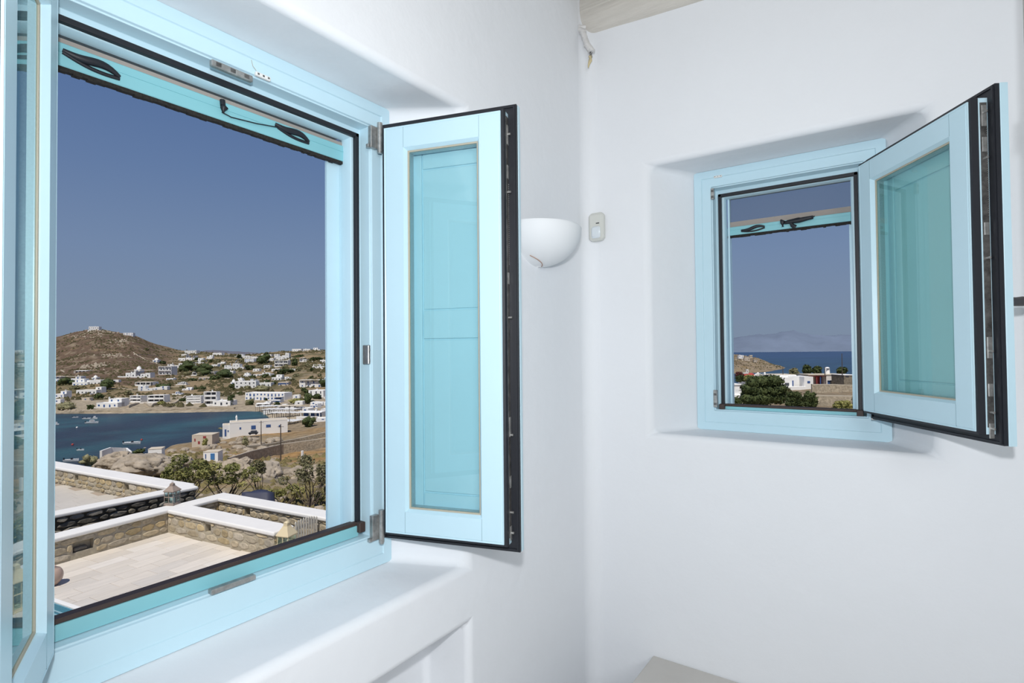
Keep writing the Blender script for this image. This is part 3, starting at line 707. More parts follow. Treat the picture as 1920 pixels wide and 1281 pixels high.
coping([tuple(F_a-fn*.05), tuple(F_b-fn*.05), tuple(F_b+fn*.42), (6.98, 14.78)], 'coping', wf, ZC-.0005)
tg = empty('terrace_floor', (4, 18, ZT), 'structure')
MB().prism([(-3, 14.7), (6.5, 14.7), (5.6, 22.4), (-3, 22.4)], ZT-1.4, ZT-.012).build('tile_bed', MATS['tile_joint'], tg)
for i in range(12):
    for j in range(13):
        yy = 14.76+j*.6; xr = 6.44-(yy-14.75)*.122; xx = xr-(i+1)*.42-(j % 2)*.2
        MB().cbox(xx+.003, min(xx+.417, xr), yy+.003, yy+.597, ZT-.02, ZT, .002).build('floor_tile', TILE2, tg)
# passage floor between the walls and behind the gate
MB().prism([tp(.36, -6), tp(ka, -6), tp(ka, kb-.2), tp(.36, kb-.2)], ZT-.9, ZT-.25).build('passage_floor', mat('passage_paving', (.42, .38, .31), .85, nscale=3, namp=.1), kind='structure')
# --- pool at the lower left
pc = Vector(onZ(104.6, 1127.5, ZT)[:2]); pd = Vector(onZ(156.9, 1145.6, ZT)[:2]); pv = (pd-pc).normalized(); pnn = Vector((pv.y, -pv.x))
pnn = pnn if pnn.x < 0 else -pnn
P2 = lambda a, s: tuple(pc+pv*a+pnn*s)
po = empty('pool', (*P2(1, .5), ZT), 'structure')
MB().prism([P2(-.37, -.05), P2(3.2, -.05), P2(3.2, .02), P2(-.37, .02)], ZT-.05, ZT+.004).build('pool_edge', WHITE, po, bevel=.004)
PT = mat('blue_mosaic', (.10, .28, .36), .3, nscale=40, namp=.2)
MB().prism([P2(-.37, .03), P2(3.2, .03), P2(3.2, .05), P2(-.37, .05)], ZT-1, ZT-.01).build('pool_wall', PT, po)
for k in range(4): MB().prism([P2(-.37, .05), P2(3.2, .05), P2(3.2, .058), P2(-.37, .058)], ZT-.10-k*.055-.018, ZT-.10-k*.055).build('waterline_tile', mat('pale_mosaic', (.35, .50, .56), .3), po)
MB().prism([P2(-.37, .05), P2(3.2, .05), P2(3.2, 3), P2(-.37, 3)], ZT-.30, ZT-.27).build('pool_water', mat('pool_water', (.05, .22, .30), .08, spec=.5, nscale=14, namp=.5, bump=.3, bscale=9), po)
# --- vase
vp = onZ(97, 1098, ZT); va = empty('vase', vp); tag(va, 'rounded beige glazed clay jar on the near terrace tiles', 'vase')
r = .155; prof = [(0, .0), (.05, 0), (.08, .012)]+[(r*sin(a), .16-.16*cos(a)*1.0) for a in [radians(40+i*12) for i in range(9)]]+[(.05, .300), (.055, .315), (.045, .318), (.04, .29)]
MB().lathe(vp, prof, 26).build('vase_body', mat('glazed_terracotta', (.50, .36, .28), .3, spec=.5, nscale=6, namp=.05), va)
MB().lathe(vp+Vector((0, 0, .26)), [(0, 0), (.04, 0)], 16).build('vase_opening', HOLE, va)
bs = onZ(446, 924, ZC-.05)+F0*.5; b_ = MB(); Vs = []
for i in range(9):
    for j in range(5): q = bs+R0*(i/8-.35)*.95+F0*(j/4*.5); q.z = ZC-.205+.03*sin(i*1.1+j)-.05*abs(i-3)/5; Vs.append(q if i not in (0, 8) and j != 0 and j != 4 else Vector((q.x, q.y, ZT-1.3)))
b_.add(Vs+[v-Vector((0, 0, .03)) for v in Vs], [(i*5+j, i*5+5+j, i*5+6+j, i*5+1+j) for i in range(8) for j in range(4)]+[(45+i*5+j, 46+i*5+j, 51+i*5+j, 50+i*5+j) for i in range(8) for j in range(4)], True)
tag(b_.build('tarpaulin', mat('dark_blue_sheet', (.035, .04, .075), .6)), 'dark blue sheet showing just behind the corner of the capped wall', 'sheet')
# --- lanterns
def lantern(loc, label, m_, hgt, w, rot, candle, taper=.86):
    root = empty('lantern', loc); tag(root, label, 'lantern'); x, y, z = loc; c_, s_ = cos(rot), sin(rot)
    T = lambda v: Vector((x+(v.x*c_-v.y*s_), y+(v.x*s_+v.y*c_), z+v.z)); h = w/2; bh = hgt*.60
    MB().cbox(-h*1.08, h*1.08, -h*1.08, h*1.08, 0, .025, .004, T).cbox(-h, h, -h, h, .025, .04, .003, T).build('base', m_, root)
    t = .009
    for sx in (-1, 1):
        for sy in (-1, 1): MB().cbox(*sorted((sx*h*.90, sx*h*1.0)), *sorted((sy*h*.90, sy*h*1.0)), .04, bh, .002, T).build('corner_post', m_, root)
    p = MB()
    for zz in (.04, bh*.58, bh-.015):
        for s2 in (-1, 1):
            p.box(-h*.94, h*.94, s2*h*.94-t*.7, s2*h*.94+t*.7, zz, zz+.014, T); p.box(s2*h*.94-t*.7, s2*h*.94+t*.7, -h*.94, h*.94, zz, zz+.014, T)
    for s2 in (-1, 1): p.box(-t*.6, t*.6, s2*h*.94-t*.5, s2*h*.94+t*.5, .04, bh, T); p.box(s2*h*.94-t*.5, s2*h*.94+t*.5, -t*.6, t*.6, .04, bh, T)
    p.build('glazing_bar', m_, root)
    g = MB()
    for s2 in (-1, 1):
        g.add([T(Vector(q)) for q in ((-h*.92, s2*h*.92, .04), (h*.92, s2*h*.92, .04), (h*.92, s2*h*.92, bh), (-h*.92, s2*h*.92, bh))], [(0, 1, 2, 3)])
        g.add([T(Vector(q)) for q in ((s2*h*.92, -h*.92, .04), (s2*h*.92, h*.92, .04), (s2*h*.92, h*.92, bh), (s2*h*.92, -h*.92, bh))], [(0, 1, 2, 3)])
    g.build('glass_pane', GLASS, root)
    rf = MB(); lv = [(1.14, bh), (1.14, bh+.012), (.72, bh+hgt*.13), (.45, bh+hgt*.21), (.42, bh+hgt*.225)] 
    vs = [T(Vector((sx*h*k, sy*h*k, zz))) for k, zz in lv for sx, sy in ((-1, -1), (1, -1), (1, 1), (-1, 1))]
    rf.add(vs, [(i*4+j, i*4+(j+1) % 4, i*4+4+(j+1) % 4, i*4+4+j) for i in range(4) for j in range(4)]+[(0, 1, 2, 3), (16, 17, 18, 19)])
    rf.build('roof', m_, root)
    MB().cbox(-h*.36, h*.36, -h*.36, h*.36, bh+hgt*.22, bh+hgt*.30, .004, T).lathe(T(Vector((0, 0, bh+hgt*.30))), [(h*.42, 0), (h*.40, .012), (h*.15, .03), (0, .036)], 12).build('chimney_cap', m_, root)
    rg = MB(); rg.tube([T(Vector((.022*cos(a), 0, bh+hgt*.30+.048+.022*sin(a)))) for a in [i/12*2*pi for i in range(13)]], .003, 6, cap=False); rg.build('ring', m_, root)
    if candle: MB().lathe(T(Vector((0, 0, .04))), [(0, 0), (.045, 0), (.045, .14), (0, .14)], 14).build('candle', mat('pale_candle', (.60, .66, .62), .5), root)
    return root
lantern(Vector(onZ(323, 946, ZC)), 'weathered grey wooden lantern standing on the corner of the terrace wall', mat('weathered_wood', (.33, .26, .21), .8, nscale=20, namp=.15), .50, .22, ta+.35, True)
lb = Vector((*tp(.10, -LB-.22), ZT))
lantern(Vector(lb), 'pale cream metal lantern on the terrace floor at the end of the wall', mat('cream_enamel', (.66, .56, .36), .5), .74, .24, ta+.2, False)
# --- picket gate between the wall ends
gt = empty('picket_gate', (*tp(.9, -LB-.2), ZT)); tag(gt, 'weathered grey wooden picket gate at the end of the terrace wall', 'gate')
GW = mat('weathered_grey_pickets', (.56, .53, .46), .85, nscale=14, namp=.15, var=.08, stretch=(1, 1, .15))
G0 = Vector((*tp(.45, -LB-.02), 0)); G1 = Vector((*tp(ka-.43, -LB-.02), 0))
gd = (G1-G0); GL = gd.length; gd.normalize(); gn = Vector((-gd.y, gd.x, 0))
zc_ = lambda P: P.dot(F0)
gz0 = -(981-YH(549))*zc_(G0)/FP-ZT; gz1 = -(969-YH(604))*zc_(G1)/FP-ZT
TG = lambda v: G0+gd*v.x+gn*v.y+Vector((0, 0, v.z))
npk = 9
for i in range(npk):
    x = GL*(i+.15)/npk; w = GL/npk*.60; hh = gz0*(1-(i+.5)/npk)+gz1*(i+.5)/npk-.02+.05*sin(pi*(i+.5)/npk)
    MB().cbox(x, x+w, -.01, .01, ZT-.2, ZT+hh+.02, .003, TG).add([TG(Vector(q)) for q in ((x, -.01, ZT+hh+.018), (x+w, -.01, ZT+hh+.018), (x+w, .01, ZT+hh+.018), (x, .01, ZT+hh+.018), (x+w/2, -.01, ZT+hh+.05), (x+w/2, .01, ZT+hh+.05))], [(0, 1, 4), (2, 3, 5), (1, 2, 5, 4), (3, 0, 4, 5)]).build('picket', GW, gt)
for zz in (.12, .38): MB().cbox(-.02, GL+.02, .011, .032, ZT+zz, ZT+zz+.05, .003, TG).build('gate_rail', GW, gt)
# exterior plinth so that the house stands on the ground
MB().box(-3.3, XO-.02, -3.8, YO-.02, -5.2, ZF-.16).build('house_plinth', WHITE, kind='structure')

# ------------------------------------------------------------------ boulders
ROCK = mat('granite_boulder', (.40, .335, .255), .9, spec=.1, var=.10, hue=.02, nscale=.9, namp=.32, bump=.8, bscale=1.6, coords='Object')
def boulder(px, py, wpx, hpx, label=None, seed=0, d=None, squash=1.0, lean=0):
    p, dd = hit(px, py); 
    if d: dd = d; p = col_xy(px, d); p.z = -(py-YH(px))*d/FP
    w = wpx*dd/FP; h = hpx*dd/FP; bm = bmesh.new(); big = label is not None; bmesh.ops.create_icosphere(bm, subdivisions=5 if big else 3, radius=1)
    for v in bm.verts:
        c = v.co.copy(); n = noise.fractal(c*1.1+Vector((seed*3.1, 0, 0)), 1, 2, 3); q = noise.cell(c*1.4+Vector((0, seed*2.7, 0)))
        rg = abs(noise.noise(c*1.5+Vector((seed*5, 1, 2)))); rg2 = abs(noise.noise(c*2.3+Vector((7, seed*3, 2)))); f_ = 1+.22*n+.09*q-.16*max(0, 1-rg*13)-.08*max(0, 1-rg2*12)+.03*noise.fractal(c*5+Vector((seed, 0, 0)), 1, 2, 3); c = c*f_
        v.co = Vector((c.x*w/2+c.z*lean*w, c.y*w*.40*squash, c.z*h*.62))
    a = atan2(R0.y, R0.x); M = Matrix.Rotation(a, 4, 'Z'); bm.transform(M)
    me = bpy.data.meshes.new('boulder'); bm.to_mesh(me); bm.free(); me.polygons.foreach_set('use_smooth', [True]*len(me.polygons)); me.materials.append(ROCK)
    o = bpy.data.objects.new('boulder', me); COL.objects.link(o); o.location = p+Vector((0, 0, h*.36)); tag(o, label or 'rough granite boulder among the dry scrub below the terraces', 'rock', 'granite boulders'); return o
BL = [(215, 878, 62, 30, 'long flat-topped granite boulder left of the lantern, nearest the bay', 62, .12), (276, 888, 110, 36, 'wide domed granite boulder directly left of and above the lantern', 56, 0), (338, 880, 46, 30, 'rounded granite boulder with a dark cleft right of the small white hut', 58, 0),
      (438, 900, 70, 40, 'split granite boulder behind the bushes, dark cracks on its top', 52, -.1), (498, 912, 62, 48, 'tall egg-shaped pale granite boulder behind the bushes', 46, 0), (590, 915, 85, 40, 'broad granite boulder at the right edge of the left window', 48, 0), (552, 900, 52, 26, 'low granite boulder between the egg-shaped one and the window edge', 55, 0), (385, 900, 60, 22, 'low granite outcrop behind the leafy bush', 56, 0),
      (455, 878, 30, 22, 'leaning angular granite boulder below the field wall', 60, .25)]
for i, (x, y, w, h, l, d, ln) in enumerate(BL): boulder(x, y, w, h, l, i+1, d, lean=ln)
rs = random.Random(4); rb = MB()
def lump(p, w, h, k):
    bm = bmesh.new(); bmesh.ops.create_icosphere(bm, subdivisions=2, radius=1)
    vs = [p+Vector((v.co.x*w/2*(1+.35*noise.noise(v.co*1.5+Vector((k, 0, 0)))), v.co.y*w/2*(1+.3*noise.noise(v.co*1.3+Vector((0, k, 0)))), v.co.z*h*(1+.4*noise.noise(v.co*1.8+Vector((0, 0, k)))))) for v in bm.verts]
    bm.verts.index_update(); rb.add(vs, [[v.index for v in f.verts] for f in bm.faces]); bm.free()
for i in range(70):
    x = rs.uniform(375, 525); y = rs.uniform(822, 868); p, d = hit(x, y); lump(p, rs.uniform(7, 22)*d/FP, rs.uniform(3, 7)*d/FP, i)
for i in range(26): d = rs.uniform(21, 30); lump(at_d(rs.uniform(330, 612), rs.uniform(926, 946), d), rs.uniform(12, 34)*d/FP, rs.uniform(4, 9)*d/FP, i+99)
for i in range(90): d = rs.uniform(14.5, 24); x = rs.uniform(372, 625); p = col_xy(x, d); p.z = ground(x, d)+rough(p, d); lump(p, rs.uniform(.12, .55), rs.uniform(.06, .22), i+400)
for i in range(40):
    x = rs.uniform(240, 372); y = rs.uniform(838, 872); p, d = hit(x, y); lump(p, rs.uniform(7, 20)*d/FP, rs.uniform(2.5, 5)*d/FP, i+200)
tag(rb.build('rubble_rocks', ROCK, fix=False), 'broken granite outcrop and rubble on the slope between terraces and bay', 'rocks', kind='stuff')

# ------------------------------------------------------------------ shrubs and trees
def leafmat(name, c, c2): return mat(name, c, .7, spec=.2, nscale=1.5, namp=.35, col2=c2, var=.12)
LEAF1 = leafmat('green_leaf', (.22, .245, .075), (.33, .29, .11)); LEAF2 = leafmat('dark_green_leaf', (.045, .070, .024), (.085, .10, .035)); LEAF3 = leafmat('olive_leaf', (.21, .205, .10), (.27, .245, .14)); LEAF4 = leafmat('magenta_bract', (.22, .03, .07), (.10, .08, .03)); LEAFD = leafmat('rusty_leaf', (.20, .12, .05), (.14, .14, .05))
BARK = mat('grey_bark', (.13, .10, .075), .9)
def leaves(blobs, n, size, rnd):
    "leaf blades scattered through the outer part of ellipsoid blobs"
    V = []; Fc = []; wt = [b[3]*b[4]*b[5] for b in blobs]
    for _ in range(n):
        b = rnd.choices(blobs, wt)[0]; th = rnd.uniform(0, 2*pi); u = rnd.uniform(-1, 1); rr_ = rnd.uniform(.45, 1.0)**.6; s = sqrt(1-u*u)
        c = Vector((b[0]+b[3]*rr_*s*cos(th), b[1]+b[4]*rr_*s*sin(th), b[2]+b[5]*rr_*u))
        a = Vector((rnd.gauss(0, 1), rnd.gauss(0, 1), rnd.gauss(0, .7))).normalized(); t = a.cross(Vector((rnd.gauss(0, 1), rnd.gauss(0, 1), rnd.gauss(0, 1)))).normalized(); sz = size*rnd.uniform(.6, 1.3); k = len(V)
        V += [c-a*sz, c+t*sz*.38, c+a*sz, c-t*sz*.38]; Fc.append((k, k+1, k+2, k+3))
    return V, Fc
def plant(name, loc, w, h, label, cat, group=None, bushy=False, leaf=LEAF2, n=900, size=.25, trunk=0.0, seed=0, blobs=None, stems=0, solid=True, parts=True):
    rnd = random.Random(seed*13+5); root = empty(name, loc); tag(root, label, cat, group)
    if blobs is None:
        blobs = []
        for i in range(10):
            a = rnd.uniform(0, 2*pi); r = rnd.uniform(0, .30)*w; q = rnd.uniform(.14, .28)
            blobs.append((r*cos(a)*1.15, r*sin(a), trunk+(h-trunk)*rnd.uniform(.18, .78), q*w, q*w, (h-trunk)*rnd.uniform(.16, .30)))
        if bushy: blobs = [((i/6-.5)*w*.62*(1 if j else 1.1)*R0.x, (i/6-.5)*w*.62*R0.y, h*(.24, .50, .74)[j]*rnd.uniform(.88, 1.1), w*rnd.uniform(.15, .23), w*rnd.uniform(.15, .23), h*rnd.uniform(.20, .27)) for j in range(3) for i in range(7) if not (j == 2 and i in (0, 6))]
        else: blobs.append((0, 0, trunk+(h-trunk)*.45, w*.36, w*.34, (h-trunk)*.42))
    V, Fc = leaves(blobs, n, size, rnd); o3 = Vector(loc)
    mb = MB()
    mb.add([v+o3 for v in V], Fc)
    if solid:
        for b in blobs:
            bm = bmesh.new(); bmesh.ops.create_icosphere(bm, subdivisions=2, radius=1)
            vs = [o3+Vector((b[0]+v.co.x*b[3]*.80*(1+.25*noise.noise(v.co*2)), b[1]+v.co.y*b[4]*.80, b[2]+v.co.z*b[5]*.80*(1+.25*noise.noise(v.co*2.2)))) for v in bm.verts]
            bm.verts.index_update(); mb.add(vs, [[v.index for v in f.verts] for f in bm.faces], True); bm.free()
    mb.build('foliage', leaf, root, kind='stuff', fix=False)
    tk = MB(); ns = stems or 1
    for i in range(ns):
        a = rnd.uniform(0, 2*pi); b = blobs[i % len(blobs)]; tr = max(.012*h, .02) if ns > 1 else w*.03
        base = o3+Vector((rnd.uniform(-.06, .06)*w if ns > 1 else 0, rnd.uniform(-.06, .06)*w if ns > 1 else 0, -.3)); top = o3+Vector((b[0], b[1], b[2]+b[5]*.3)); mid = base.lerp(top, .5)+Vector((rnd.uniform(-.1, .1)*w, rnd.uniform(-.1, .1)*w, h*.02))
        tk.tube([base, base.lerp(mid, .5)+Vector((rnd.uniform(-.02, .02)*w, 0, 0)), mid, mid.lerp(top, .6)+Vector((rnd.uniform(-.04, .04)*w, 0, 0)), top], [tr, tr*.85, tr*.65, tr*.45, tr*.2], 6)
        if ns > 1:
            for q in range(3):
                e = mid.lerp(top, rnd.uniform(0, .7)); tk.tube([e, e+Vector((rnd.uniform(-.2, .2)*w, rnd.uniform(-.2, .2)*w, rnd.uniform(.02, .25)*h))], [tr*.35, tr*.1], 5)
    tk.build('stem' if ns > 1 else 'trunk', BARK, root)
    return root
def near_bush(px, py, wpx, hpx, d, label, leaf, n, seed, clumps):
    p = at_d(px, py, d); w = wpx*d/FP; h = hpx*d/FP; bl = []
    for cx, cz, rx, rz in clumps: c = R0*(cx*w); [bl.append((c.x+R0.x*q*rx*w*.55+F0.x*random.uniform(-.2, .2)*w, c.y+R0.y*q*rx*w*.55+F0.y*random.uniform(-.2, .2)*w, cz*h+random.uniform(-.5, .5)*rz*h, rx*w*.52, rx*w*.52, rz*h*.62)) for q in (-1.1, 0, 1.1)]
    plant('bush', p, w, h, label, 'bush', None, False, leaf, int(n*.60), .055*d/17, seed=seed, blobs=bl, stems=len(bl), solid=False)
near_bush(352, 925, 90, 78, 17.5, 'dense green bush right of and behind the lantern', LEAF1, 3300, 1, [(-.1, .72, .33, .22), (-.28, .50, .22, .22), (.22, .58, .28, .2), (.0, .40, .28, .2), (.38, .40, .16, .16)])
near_bush(425, 928, 110, 68, 19, 'wide open-branched green bush in the middle behind the terrace walls', LEAF1, 2900, 2, [(-.30, .70, .22, .18), (.0, .78, .24, .17), (.30, .60, .20, .16), (-.12, .45, .2, .15), (.42, .40, .12, .12)])
near_bush(487, 918, 48, 62, 20, 'small upright bush with a pale twiggy crown left of the tall bush', LEAF3, 1100, 3, [(0, .62, .34, .3), (-.25, .35, .22, .2)])
near_bush(580, 938, 100, 92, 18.5, 'tall loose half-bare bush by the right side of the left window', LEAF3, 2100, 4, [(.0, .74, .26, .2), (-.28, .52, .2, .18), (.28, .60, .22, .2), (.10, .42, .2, .16), (.42, .35, .12, .16)])
near_bush(532, 938, 74, 30, 19.5, 'low spreading green bush below the tall loose bush', LEAF1, 1300, 5, [(-.3, .5, .25, .35), (.05, .62, .28, .35), (.35, .45, .2, .3)])
near_bush(612, 945, 50, 40, 19, 'low green bush cut off by the window edge', LEAF1, 900, 6, [(0, .5, .4, .4), (-.3, .4, .25, .3)])
near_bush(408, 950, 60, 22, 17, 'dry rust-coloured low scrub behind the capped wall', LEAFD, 600, 7, [(0, .5, .4, .4), (-.3, .4, .25, .3), (.35, .35, .2, .25)])

# clumps on the far land: px centre, base py, width px, height px, leaf, label
TREES = [(122, 722, 32, 15, 2, 'dark palm-like tree clump in front of the upper-left white terraces'), (202, 729, 34, 18, 2, 'wide dark green tree clump beside the domed white villa'), (187, 748, 20, 9, 2, 'small dark tree clump above the shore house'), (125, 768, 42, 12, 3, 'olive-brown scrub bank on the left shore'),
 (170, 768, 10, 8, 2, 'round dark shrub at the far left shoreline'), (172, 876, 34, 22, 3, 'grey-green bush by the water left of the boulders'), (262, 853, 20, 11, 2, 'dark shrub in front of the small white hut'), (307, 729, 32, 9, 2, 'dark hedge beside the long low villa'), (347, 697, 34, 14, 2, 'dark trees on the ridge left of the village'), (303, 759, 18, 6, 1, 'small bright green garden patch by the shore'),
 (381, 703, 40, 18, 2, 'large dark tree mass in the village centre-left'), (352, 692, 30, 16, 2, 'dark trees below the ridge houses'), (422, 710, 36, 17, 2, 'large dark tree group below the white terraces'), (405, 713, 26, 9, 2, 'dark shrub row under the pergola house'), (470, 694, 20, 8, 2, 'dark tree pair above the middle villas'), (492, 682, 26, 16, 2, 'tall dark trees on the upper slope'),
 (492, 734, 42, 10, 3, 'long olive hedge above the blue-windowed hotel'), (553, 687, 14, 14, 2, 'dark tree beside the upper-right white block'), (530, 702, 18, 9, 2, 'dark shrubs on the right slope'), (570, 741, 14, 14, 2, 'dark cypress clump left of the right-hand villa'), (577, 757, 16, 18, 2, 'tall dark tree below the right-hand villa'), (608, 727, 18, 16, 2, 'dark tree at the window edge, mid-slope'), (612, 744, 12, 14, 2, 'dark tree at the window edge above the beach'),
 (556, 757, 28, 10, 1, 'light green rounded tree clump above the beach'), (579, 800, 30, 19, 2, 'large round dark tree by the parked white cars'), (594, 748, 18, 9, 2, 'dark shrub above the beach restaurants'), (585, 678, 12, 6, 2, 'small dark shrub on the upper-right ridge'), (432, 760, 12, 18, 2, 'dark slim trees right of the stepped villa'), (470, 760, 9, 7, 2, 'small dark tree at the beach corner'),
 (454, 813, 16, 5, 1, 'green shrub patch by the long white waterfront building'), (460, 838, 12, 18, 3, 'thin olive tree on the rocky slope'), (407, 829, 16, 8, 3, 'scrubby bush beside the beige house'), (385, 840, 8, 18, 1, 'thin green tree at the corner of the beige house'), (417, 808, 18, 5, 3, 'green scrub by the water left of the long white building'), (560, 670, 18, 4, 2, 'low dark shrubs under the ridge line'), (597, 676, 20, 5, 2, 'dark shrub strip near the ridge'),
 (500, 668, 10, 6, 2, 'dark trees on the skyline'), (448, 672, 8, 6, 2, 'dark tree by the uphill road'), (519, 763, 14, 9, 2, 'dark green garden tree behind the beach'), (545, 737, 20, 5, 3, 'olive scrub above the beach houses'), (600, 690, 24, 5, 3, 'olive scrub on the right slope'), (330, 762, 14, 4, 3, 'scrub at the shore wall'), (140, 730, 20, 6, 3, 'scrub below the upper-left terraces'), (240, 741, 20, 8, 3, 'olive shrubs below the domed villa'),
 (275, 657, 9, 3, 3, 'tiny scrub on the hill path'), (305, 683, 14, 5, 2, 'dark shrub beside the hillside chapel'), (362, 715, 18, 5, 2, 'dark shrubs on the terrace line')]
LF = {1: LEAF1, 2: LEAF2, 3: LEAF3}
for i, (x, y, w, h, k, l) in enumerate(TREES):
    p, d = hit(x, y); p.z -= h*d/FP*.12
    plant('tree' if h > 9 else 'shrub', p, w*d/FP*1.1, h*d/FP*1.3, l, 'tree' if h > 9 else 'shrub', None, False, LF[k], 260, .9*d/400, seed=i+20)
RT = [(1429, 760, 92, 54, 92, 'big bushy dark green tree in front of the white house in the right window', LEAF2, 5200, .26), (1487, 764, 34, 30, 88, 'round dark green tree left of the pair below the white house', LEAF2, 1500, .24), (1516, 764, 30, 28, 90, 'round dark green tree right of the pair below the white house', LEAF2, 1300, .24),
 (1380, 772, 20, 26, 84, 'dark bush at the left edge of the right window', LEAF2, 700, .22), (1488, 705, 18, 17, 230, 'small round tree on the flat roof line of the white house', LEAF3, 900, .5), (1511, 703, 22, 18, 230, 'taller dark tree left of the red-trimmed house', LEAF2, 1000, .5), (1530, 703, 24, 16, 232, 'spreading dark tree behind the red-trimmed house', LEAF2, 1000, .5), (1577, 703, 26, 15, 232, 'dark tree behind the chimney by the pole', LEAF2, 1000, .5),
 (1578, 770, 38, 18, 82, 'low leafy green bush before the stone retaining wall', LEAF1, 1300, .2), (1604, 768, 16, 34, 86, 'dark bush at the right edge of the right window', LEAF2, 700, .22), (1388, 716, 22, 12, 170, 'green hedge left of the big tree', LEAF2, 700, .35), (1385, 707, 16, 9, 176, 'dark magenta bougainvillea by the red-roofed chapel', LEAF4, 600, .35), (1404, 714, 20, 10, 168, 'green shrub below the red-roofed chapel', LEAF1, 600, .35), (1476, 740, 12, 12, 100, 'grey thin bush in front of the white house wall', LEAF3, 350, .22), (1576, 728, 8, 5, 180, 'small green shrub on the stone wall', LEAF1, 200, .3)]
for i, (x, y, w, h, d, l, lf, n, sz) in enumerate(RT):
    p = at_d(x, y, d); plant('tree', p, w*d/FP, h*d/FP*1.05, l, 'tree', None, i < 4 or i > 7, lf, n, sz, seed=i+90)
rs = random.Random(21)
for i in range(75):
    x = rs.uniform(335, 612); y = rs.choice((rs.uniform(672, 718), rs.uniform(676, 764))); p, d = hit(x, y); h = rs.uniform(4, 9)*d/FP; p.z -= h*.1
    plant('tree', p, rs.uniform(1.0, 2.4)*h, h, 'dark green garden tree between the white village houses', 'tree', 'garden trees in the village', False, rs.choice((LEAF2, LEAF2, LEAF3)), 150, .9*d/400, seed=i+300)
# scattered scrub nobody could count
mb = MB(); rs = random.Random(11)
def tuft(mb, p, r):
    V = [p+Vector((r*cos(a), r*sin(a), -.1*r)) for a in (0, 1.26, 2.5, 3.77, 5.0)]+[p+Vector((rs.uniform(-.3, .3)*r, rs.uniform(-.3, .3)*r, r*rs.uniform(.6, 1.0)))]
    mb.add(V, [(i, (i+1) % 5, 5) for i in range(5)])
for i in range(11000):
    px = rs.uniform(95, 625); py = rs.uniform(625, 760)
    d = rs.choice((rs.uniform(365, 1140), rs.uniform(560, 1140)))
    p = col_xy(px, d); p.z = ground(px, d)+rough(p, d)
    if vary(p.x, p.y, .02, 4) < -.05 or p.z < SEA+1.5: continue
    tuft(mb, p, rs.uniform(.6, 2.2)*(1.45 if px > 335 else 1))
for i in range(500):
    px = rs.uniform(1360, 1470); d = rs.uniform(900, 1180); p = col_xy(px, d); p.z = ground(px, d)+rough(p, d)
    if p.z > SEA+2: tuft(mb, p, rs.uniform(.6, 1.8))
tag(mb.build('hill_scrub', mat('dry_scrub', (.085, .075, .038), .95, spec=.05, nscale=.05, namp=.3), fix=False), 'dark dry scrub dotted over the brown hillsides', 'scrub', kind='stuff')
mb = MB()
for i in range(2600):
    px = rs.uniform(150, 625); d = rs.uniform(17, 170)
    if px > 440 and 140 < d < 170: continue
    p = col_xy(px, d); p.z = ground(px, d)+rough(p, d)
    if p.z < SEA+2 or vary(p.x, p.y, .15, 4) < -.02: continue
    tuft(mb, p, rs.uniform(.12, .40)*(.5+d/60))
for i in range(1500):
    px = rs.uniform(330, 640); d = rs.uniform(14, 30); p = col_xy(px, d); p.z = ground(px, d)+rough(p, d); tuft(mb, p, rs.uniform(.05, .22))
tag(mb.build('slope_grass', mat('dry_slope_grass', (.20, .165, .075), .95, spec=.05, nscale=.3, namp=.4), fix=False), 'dry grass and low scrub on the rocky slope below the terraces', 'grass', kind='stuff')
# granite outcrops on the hill
mb = MB()
for (cx, cy, sx, sy, n) in ((215, 667, 26, 4, 60), (186, 686, 20, 6, 90), (190, 622, 34, 5, 120), (160, 690, 12, 5, 30), (225, 640, 24, 6, 60), (150, 632, 30, 4, 40), (1395, 673, 20, 6, 60), (420, 770, 60, 2, 40), (160, 772, 60, 2, 60)):
    for i in range(n):
        px, py = rs.gauss(cx, sx*.5), rs.gauss(cy, sy*.5); p, d = hit(px, py)
        r = rs.uniform(.6, 2.4) if d > 500 else rs.uniform(.3, .8); tuft(mb, p+Vector((0, 0, rough(p, d))), r)
tag(mb.build('rock_outcrop', mat('pale_outcrop', (.40, .34, .26), .95, spec=.05, nscale=.1, namp=.2), fix=False), 'pale granite outcrops on the brown hill and shore', 'rocks', kind='stuff')

# ------------------------------------------------------------------ buildings
HW = mat('village_white', (.86, .85, .82), .85, spec=.1, var=.04); BEIGE = mat('beige_render', (.60, .52, .42), .85); ROOFC = mat('cream_flat_roof', (.62, .54, .42), .9)
VOID = mat('window_shade', (.05, .055, .07), .6); BLUEP = mat('blue_shutter', (.04, .10, .28), .6); REDP = mat('red_paint', (.30, .05, .05), .7); REDR = mat('red_tile_roof', (.42, .06, .05), .75); STW = mat('rubble_wall', (.24, .21, .16), .95, spec=.05, nscale=1.2, namp=.4, bump=.8, bscale=2.5); FWALL = mat('dry_field_rubble', (.42, .36, .27), .95, spec=.05, nscale=1.6, namp=.35, bump=.8, bscale=2.5); CAR = {'w': mat('white_car', (.8, .8, .8), .2), 'd': mat('dark_car', (.02, .025, .035), .25)}
def local(px, py, d=None, yaw=0, z=None):
    if d is None: p, d = hit(px, py)
    else: p = at_d(px, py, d)
    a = atan2(R0.y, R0.x)+yaw; ex = Vector((cos(a), sin(a), 0)); ey = Vector((-sin(a), cos(a), 0))   # ex to the right, ey away
    return p, d/FP, (lambda v: p+ex*v.x+ey*v.y+Vector((0, 0, v.z))), ex, ey
